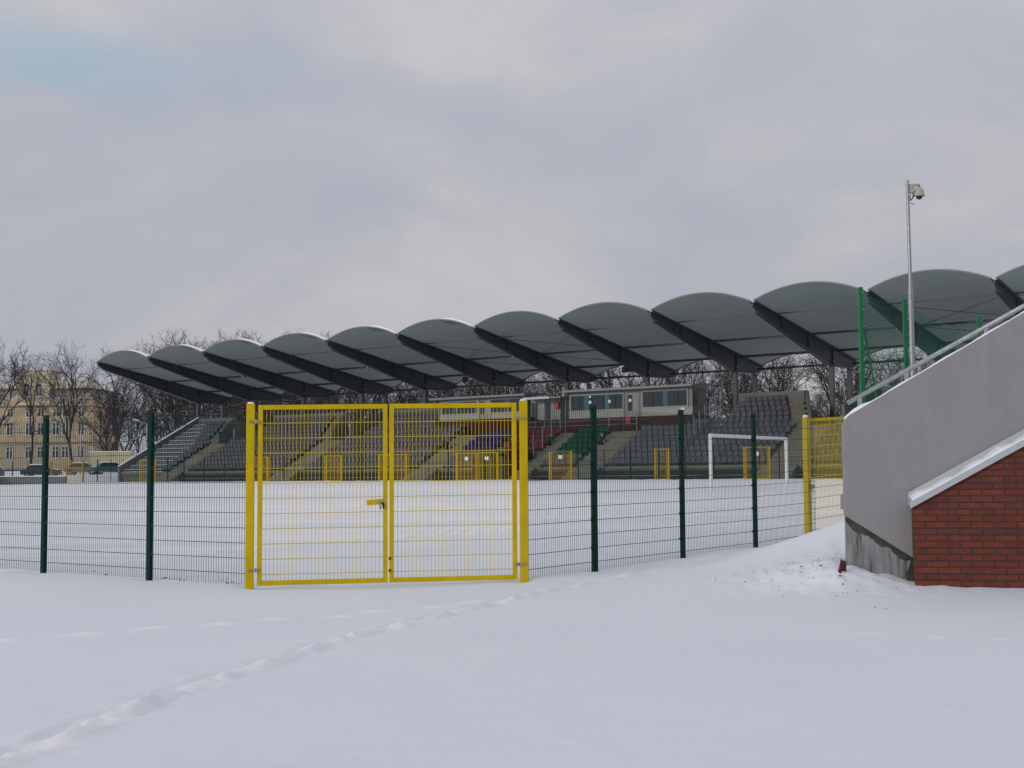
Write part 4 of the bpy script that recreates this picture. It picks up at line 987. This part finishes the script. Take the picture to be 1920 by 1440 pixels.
# ------------------------------------------------------------------ trees
def make_tree(seed, height, spread, forks, trunk_frac=0.25, thin=1.0):
    r_ = random.Random(seed); tb, cb_ = MB(), MB(); R0 = 0.26*thin*height/16
    def rv(s_): return Vector((r_.uniform(-1, 1), r_.uniform(-1, 1), r_.uniform(-1, 1)))*s_
    def grow(p, d, ln, rad, lev):
        n = 4 if lev <= 1 else 3; q = p; wig = 0.10 if lev == 0 else 0.20+0.03*lev
        for i in range(n):
            d = (d + rv(wig) + Vector((0, 0, 0.10 if 0 < lev < 4 else 0.0))).normalized()
            q2 = q + d*(ln/n); r1 = rad*(1-0.35*i/n); r2 = rad*(1-0.35*(i+1)/n)
            (tb if lev == 0 else cb_).tube(q, q2, max(r1, 0.009), 7 if lev < 2 else (4 if lev < 4 else 3), max(r2, 0.008), cap=False)
            if lev >= 1 and lev < 7 and i > 0 or (lev == 1 and i == 0 and r_.random() < .4):
                dd = (d*0.7 + rv(0.9) + Vector((0, 0, 0.15))).normalized(); grow(q2, dd, ln*r_.uniform(0.42, 0.62), rad*0.42, min(lev+2, 7))
            q = q2
        if lev >= 7 or (lev == 6 and r_.random() < .35): return
        k = forks if lev == 0 else (3 if lev == 2 and r_.random() < .5 else 2)
        for i in range(k):
            a = 2*math.pi*(i+r_.random()*0.6)/k; s_ = spread*(0.55 if lev == 0 else 0.62)*r_.uniform(0.55, 1.2)
            side = d.cross(Vector((0.3, 0.2, 1))).normalized(); s2 = d.cross(side)
            grow(q, (d + (side*math.cos(a)+s2*math.sin(a))*s_).normalized(), height*0.25 if lev == 0 else ln*r_.uniform(0.62, 0.82), rad*(0.62 if k > 2 else 0.72)*0.95, lev+1)
    grow(Vector((0, 0, -0.5)), Vector((r_.uniform(-.05, .05), 0, 1)), height*trunk_frac, R0, 0)
    mz = max(v_[2] for v_ in cb_.v); f = height/mz
    for bb in (tb, cb_): bb.v = [(x*f, y*f, z*f) for x, y, z in bb.v]
    return tb, cb_
protos = []
specs = [(1, 16, 0.85, 3, 0.22, 1.0), (2, 17, 0.7, 4, 0.26, 0.9), (3, 15, 1.0, 3, 0.2, 1.1), (5, 16, 0.8, 2, 0.34, 0.95), (7, 14, 0.95, 4, 0.2, 0.85), (11, 17, 0.6, 3, 0.3, 0.8)]
for (sd_, h_, sp_, fk, tf, th) in specs:
    a, c = make_tree(sd_, h_, sp_, fk, tf, th)
    o1 = a.build('trunk', 'bark', fixn=False); o2 = c.build('crown', 'twig', fixn=False); protos.append((o1, o2, h_)); print('tree verts', len(c.v), flush=True)
used = set()
def tree(i, x, y, top_h, label, group=None, rz=0.0, wide=1.0):
    t_, c_, h_ = protos[i]; z = gz(x, y)-0.2; o_ = bpy.data.objects.new('bare_tree', None); COL.objects.link(o_); o_.empty_display_size = 1
    o_.location = (x, y, z); s_ = top_h/h_; o_.scale = (s_*wide, s_*wide, s_); o_.rotation_euler = (0, 0, rz); tag(o_, label, 'tree', group)
    for q in (t_, c_):
        d_ = q if i not in used else q.copy()
        if i in used: COL.objects.link(d_)
        d_.parent = o_
    used.add(i)
F_ = 2490.0
def tpx(px, Y, topy):    # distance and visible height give the real place and size
    x = (px-960)/F_*Y; z = gz(x, Y); ztop = EYE+(896+0.006*(960-px)-topy)/F_*Y; return x, Y, ztop-z
LT = [(-30, 150, 618, 0, 'bare tree whose crown just enters at the left edge'), (58, 172, 640, 3, 'slender bare tree with a forked trunk in front of the yellow building tower'),
      (140, 176, 630, 1, 'large bare tree in front of the right part of the yellow building'), (222, 176, 636, 0, 'bare tree left of the grandstand roof tip, beside the building corner'),
      (300, 170, 628, 5, 'tall bare tree rising just behind the left end of the grandstand roof'), (262, 185, 690, 4, 'dense bare tree beneath the left tip of the roof')]
rgt_ = random.Random(21)
for px, Y, ty, i, lb in LT:
    x, y, h_ = tpx(px, Y, ty); tree(i, x, y, h_, lb, rz=rgt_.uniform(0, 6.3), wide=0.78)
x, y, h_ = tpx(200, 182, 700); tree(2, x, y, h_, 'low spreading bare tree at the right corner of the yellow building', rz=1.0)
for px, Y, ty, i in ((338, 186, 616, 0), (356, 190, 606, 2), (378, 188, 612, 4), (404, 192, 610, 0), (430, 190, 614, 2), (455, 196, 618, 4), (480, 198, 625, 1), (505, 200, 618, 2), (528, 198, 609, 4), (552, 203, 605, 0), (580, 200, 612, 2)):
    x, y, h_ = tpx(px, Y, ty); tree(i, x, y, h_, 'bare tree with rounded crown showing above the left half of the grandstand roof', 'bare trees above the roofline', rz=rgt_.uniform(0, 6.3), wide=1.1)
pxs = list(range(345, 1900, 46))
for j, px in enumerate(pxs):
    px += rgt_.uniform(-12, 12); 
    Y = (172 - (px-180)*0.030) + rgt_.uniform(-8, 14)
    ty = 668 - (px-180)*0.045 + rgt_.uniform(-14, 24)
    if px > 620: ty = max(ty, 625)
    x, y, h_ = tpx(px, Y, ty); tree(rgt_.randrange(6), x, y, h_, 'bare tree in the dense row of woodland behind the grandstand', 'bare trees behind the grandstand', rz=rgt_.uniform(0, 6.3))
for j, px in enumerate(range(190, 1900, 44)):
    px += rgt_.uniform(-14, 14); Y = (200 - (px-180)*0.035) + rgt_.uniform(-10, 20); ty = (735 if px < 340 else 700)+rgt_.uniform(-15, 30)
    x, y, h_ = tpx(px, Y, ty); tree(rgt_.choice((2, 4, 0)), x, y, h_, 'lower bare tree in the undergrowth behind the grandstand', 'low bare trees behind the grandstand', rz=rgt_.uniform(0, 6.3), wide=1.35)
# thicket: one brushwood mass behind the stand
b = MB(); rt_ = random.Random(77)
for i in range(5000):
    px = rt_.uniform(175, 1900); Y = 178+rt_.uniform(0, 40)-(px-180)*0.03; x = (px-960)/F_*Y; z = 2.6+rt_.uniform(0, 3.5)**1.0
    d = Vector((rt_.uniform(-1, 1), rt_.uniform(-.4, .4), rt_.uniform(.3, 1.6))).normalized()*rt_.uniform(0.8, 2.2)
    b.tube((x, Y, z), (x+d.x, Y+d.y, z+d.z), 0.02, 3, 0.01, cap=False)
tag(b.build('thicket', 'twig', fixn=False), 'tangled leafless brushwood under the trees behind the grandstand', 'brushwood', kind='stuff')

# ------------------------------------------------------------------ yellow town building far left
BX0, BX1, BY, BZ = -100.0, -69.3, 220.0, 3.2
bd = empty('town_building', (BX1, BY, 0), label='ochre four-storey town building with cream parapet and small tower at far left', cat='building')
Xb = lambda x: x-BX1
b = MB(); b.box(Xb(BX0), 0, 0, 14, BZ, 7.6); b.build('ground_floor_wall', 'ochre_low', bd)
b = MB(); b.box(Xb(BX0), 0, 0, 14, 7.75, 15.2); b.build('wall', 'ochre', bd)
b = MB(); b.box(Xb(BX0), -0.1, 0.05, 13.9, 15.2, 16.4); b.build('attic_wall', 'greytop', bd)
b = MB()
b.box(Xb(BX0), 0.15, -0.15, 14, 7.6, 7.75); b.box(Xb(BX0), 0.3, -0.35, 14.2, 16.4, 16.65); b.box(Xb(BX0), 0.05, -0.12, 14, 13.55, 13.7)
b.build('cornice', 'cornice', bd)
b = MB(); b.box(Xb(BX0), 0.2, -0.25, 0.0, 17.75, 17.95); b.box(Xb(BX0), 0.2, -0.25, 0.0, 16.66, 16.85)
for i in range(70): x = Xb(BX1)-i*0.45; b.box(x-0.09, x+0.09, -0.2, -0.05, 16.85, 17.75)
b.box(-0.3, 0.2, -0.3, 0.1, 16.65, 18.0); b.build('balustrade', 'creamwall', bd)
b = MB(); b.box(Xb(-82.1), Xb(-76.6), -0.6, 5, 14.0, 19.6); tw_ = b.build('tower', 'creamwall', bd)
b = MB(); b.box(Xb(-82.3), Xb(-76.4), -0.8, 5.1, 19.6, 19.75); b.box(Xb(-82.2), Xb(-76.5), -0.75, 0, 18.4, 18.55); b.box(Xb(-82.2), Xb(-76.5), -0.75, 0, 13.9, 14.1); b.box(Xb(-82.2), Xb(-76.5), -1.0, 0, 15.1, 15.3); b.build('cornice', 'winframe', tw_)
def bwin(x, z0, z1, w_=1.1, arch=False, yo=0.0, frame='winframe'):
    b = MB(); X_ = Xb(x); y = -0.06+yo
    b.box(X_-w_/2-.12, X_+w_/2+.12, y-0.12, y+0.05, z0-.18, z0-.02)
    b.box(X_-.06, X_+.06, y-.05, y, z0, z1); b.box(X_-w_/2, X_+w_/2, y-.05, y, z0+(z1-z0)*.64, z0+(z1-z0)*.64+.1)
    for s_ in (-1, 1): b.box(X_+s_*w_/2-.06, X_+s_*w_/2+.06, y-.05, y, z0, z1)
    b.box(X_-w_/2, X_+w_/2, y-.05, y, z1-.08, z1+.02)
    f_ = b.build('window', frame, bd); b = MB()
    P = [(X_-w_/2, y+.02, z0), (X_+w_/2, y+.02, z0), (X_+w_/2, y+.02, z1)]
    if arch: P += [(X_+w_/2*math.cos(a), y+.02, z1+w_/2*math.sin(a)) for a in np.linspace(.3, math.pi-.3, 6)]
    P.append((X_-w_/2, y+.02, z1)); b.prism(P, (0, 0.03, 0)); b.build('pane', 'pane', f_)
for x in (-97, -93.5, -90, -86.5, -83.2, -80.1, -78.1, -75.6, -74.0, -71.4):
    for z0_, z1_ in ((5.2, 7.05), (9.0, 11.0), (12.0, 13.4)): bwin(x, z0_, z1_, 1.0)
for x in (-85.1, -84.5, -81.0): bwin(x, 14.0, 15.1, 0.3) if x < -84 else None
for x in (-80.4, -78.3): bwin(x, 15.5, 16.9, 1.0, True, -0.6)
for x in (-75.0, -73.4, -71.5): bwin(x, 14.0, 15.0, 0.8)
# low cream wall with snow on top
lw = S(0, 0); b = MB(); b.box(-52.4, -47.4, 165, 165.3, 2.6, 4.9); o_ = b.build('garden_wall', 'creamwall'); tag(o_, 'low cream garden wall topped with snow right of the yellow building', 'wall')
b = MB(); b.box(-52.5, -47.3, 164.9, 165.4, 4.9, 5.02); b.build('snow', 'snow', o_)

# parked cars
def car(label, x, y, rz, paint, s=1.0):
    o_ = empty('parked_car', (x, y, gz(x, y)), rz, label=label, cat='car')
    body = [(-2.1, 0.35), (-2.15, 0.75), (-1.95, 0.92), (-1.0, 0.98), (1.35, 1.0), (2.05, 0.82), (2.15, 0.5), (2.1, 0.3)]
    b = MB(); b.prism([(p[0], -0.82, p[1]) for p in body], (0, 1.64, 0)); bo = b.build('body', paint, o_, bevel=0.06)
    b = MB(); g = [(-1.6, 0.97), (-1.15, 1.42), (0.45, 1.44), (1.15, 0.99)]
    b.prism([(p[0], -0.72, p[1]) for p in g], (0, 1.44, 0)); gh = b.build('windows', 'pane', o_, bevel=0.05)
    b = MB(); b.prism([(-1.2, -0.7, 1.42), (-1.1, -0.7, 1.53), (0.4, -0.7, 1.55), (0.5, -0.7, 1.43)], (0, 1.4, 0)); b.prism([(1.2, -0.75, 1.0), (1.25, -0.75, 1.07), (2.0, -0.75, 0.9), (2.02, -0.75, 0.84)], (0, 1.5, 0)); b.build('snow', 'snow', bo, bevel=0.03)
    for wx in (-1.35, 1.3):
        for wy in (-0.78, 0.78):
            b = MB(); b.tube((wx, wy-0.1, 0.31), (wx, wy+0.1, 0.31), 0.31, 16); wh = b.build('wheel', 'black', o_)
            b = MB(); b.tube((wx, wy-0.11, 0.31), (wx, wy+0.11, 0.31), 0.17, 12); b.build('rim', 'galv', wh)
car('dark parked car with snow on it in front of the yellow building', -53.1, 150, 0.1, 'carpaint')
car('grey parked car under a thick cap of snow behind the far left yellow gate', -52.6, 163, 0.0, 'cargrey')
car('blue-green parked car with a snowy roof left of the grandstand end', -48.3, 160, 0.5, 'cargreen')
# street lamps
def lamp(label, x, y, h_, arm):
    z = gz(x, y); o_ = empty('street_lamp', (x, y, z), label=label, cat='street lamp')
    b = MB(); b.tube((0, 0, 0), (0, 0, h_), 0.09, 8, 0.05); b.tube((0, 0, h_), (arm, 0, h_+0.25), 0.045, 6); b.build('pole', 'galv', o_)
    b = MB(); b.prism([(arm*0.9, -0.15, h_+0.2), (arm*1.6, -0.1, h_+0.36), (arm*1.6, 0.1, h_+0.36), (arm*.9, .15, h_+.2)], (0, 0, 0.1)); hd = b.build('lamp_head', 'cabin_roof', o_)
    b = MB(); b.prism([(arm*0.9, -0.15, h_+0.31), (arm*1.6, -0.1, h_+0.47), (arm*1.6, 0.1, h_+0.47), (arm*.9, .15, h_+.31)], (0, 0, 0.1)); b.build('snow', 'snow', hd)
lamp('thin grey street lamp in front of the right part of the yellow building', -54.6, 168, 5.6, 0.5)
lamp('street lamp with a snow-capped head left of the grandstand end', -43.5, 158, 6.0, -1.0)
# end of the neighbouring terrace at the far left edge
ne = S(-20, -2); b = MB()
nt_ = empty('side_terrace', (-44.6, 118, 0), 0.35, label='stepped concrete end of another terrace with snowy rows at the left edge', cat='terrace')
zb = 1.0
b = MB(); b.prism([(-6, 0, zb), (-0.4, 0, zb), (-0.4, 0, zb+1.35), (-1.6, 0, zb+2.3), (-6, 0, zb+4.8)], (0, 0.3, 0)); b.build('parapet', 'greywall', nt_)
b = MB(); b.bar((-0.4, 0.15, zb+1.38), (-1.6, 0.15, zb+2.33), 0.34, 0.07); b.bar((-1.6, 0.15, zb+2.33), (-6, 0.15, zb+4.83), 0.34, 0.07); b.build('snow', 'snow', nt_)
b = MB()
for k in range(8): b.box(-6-0, -0.9-0.75*k, -2.5, -0.01, zb+0.4*k, zb+0.4*(k+1))
b.build('step', 'concrete', nt_)
b = MB()
for k in range(8): b.box(-0.9-0.75*(k+1)+.05 if k < 7 else -6, -0.92-0.75*k, -2.48, -0.03, zb+0.4*(k+1)+.001, zb+0.4*(k+1)+.06)
b.build('step_snow', 'snow', nt_)
b = MB(); b.box(-45.5, -39.0, 116.0, 116.4, 0.9, 1.75); o_ = b.build('low_wall', 'greywall'); tag(o_, 'low grey concrete wall with snow on top at the far left of the pitch edge', 'wall')
b = MB(); b.box(-45.5, -38.95, 115.95, 116.45, 1.75, 1.83); b.build('snow', 'snow', o_)
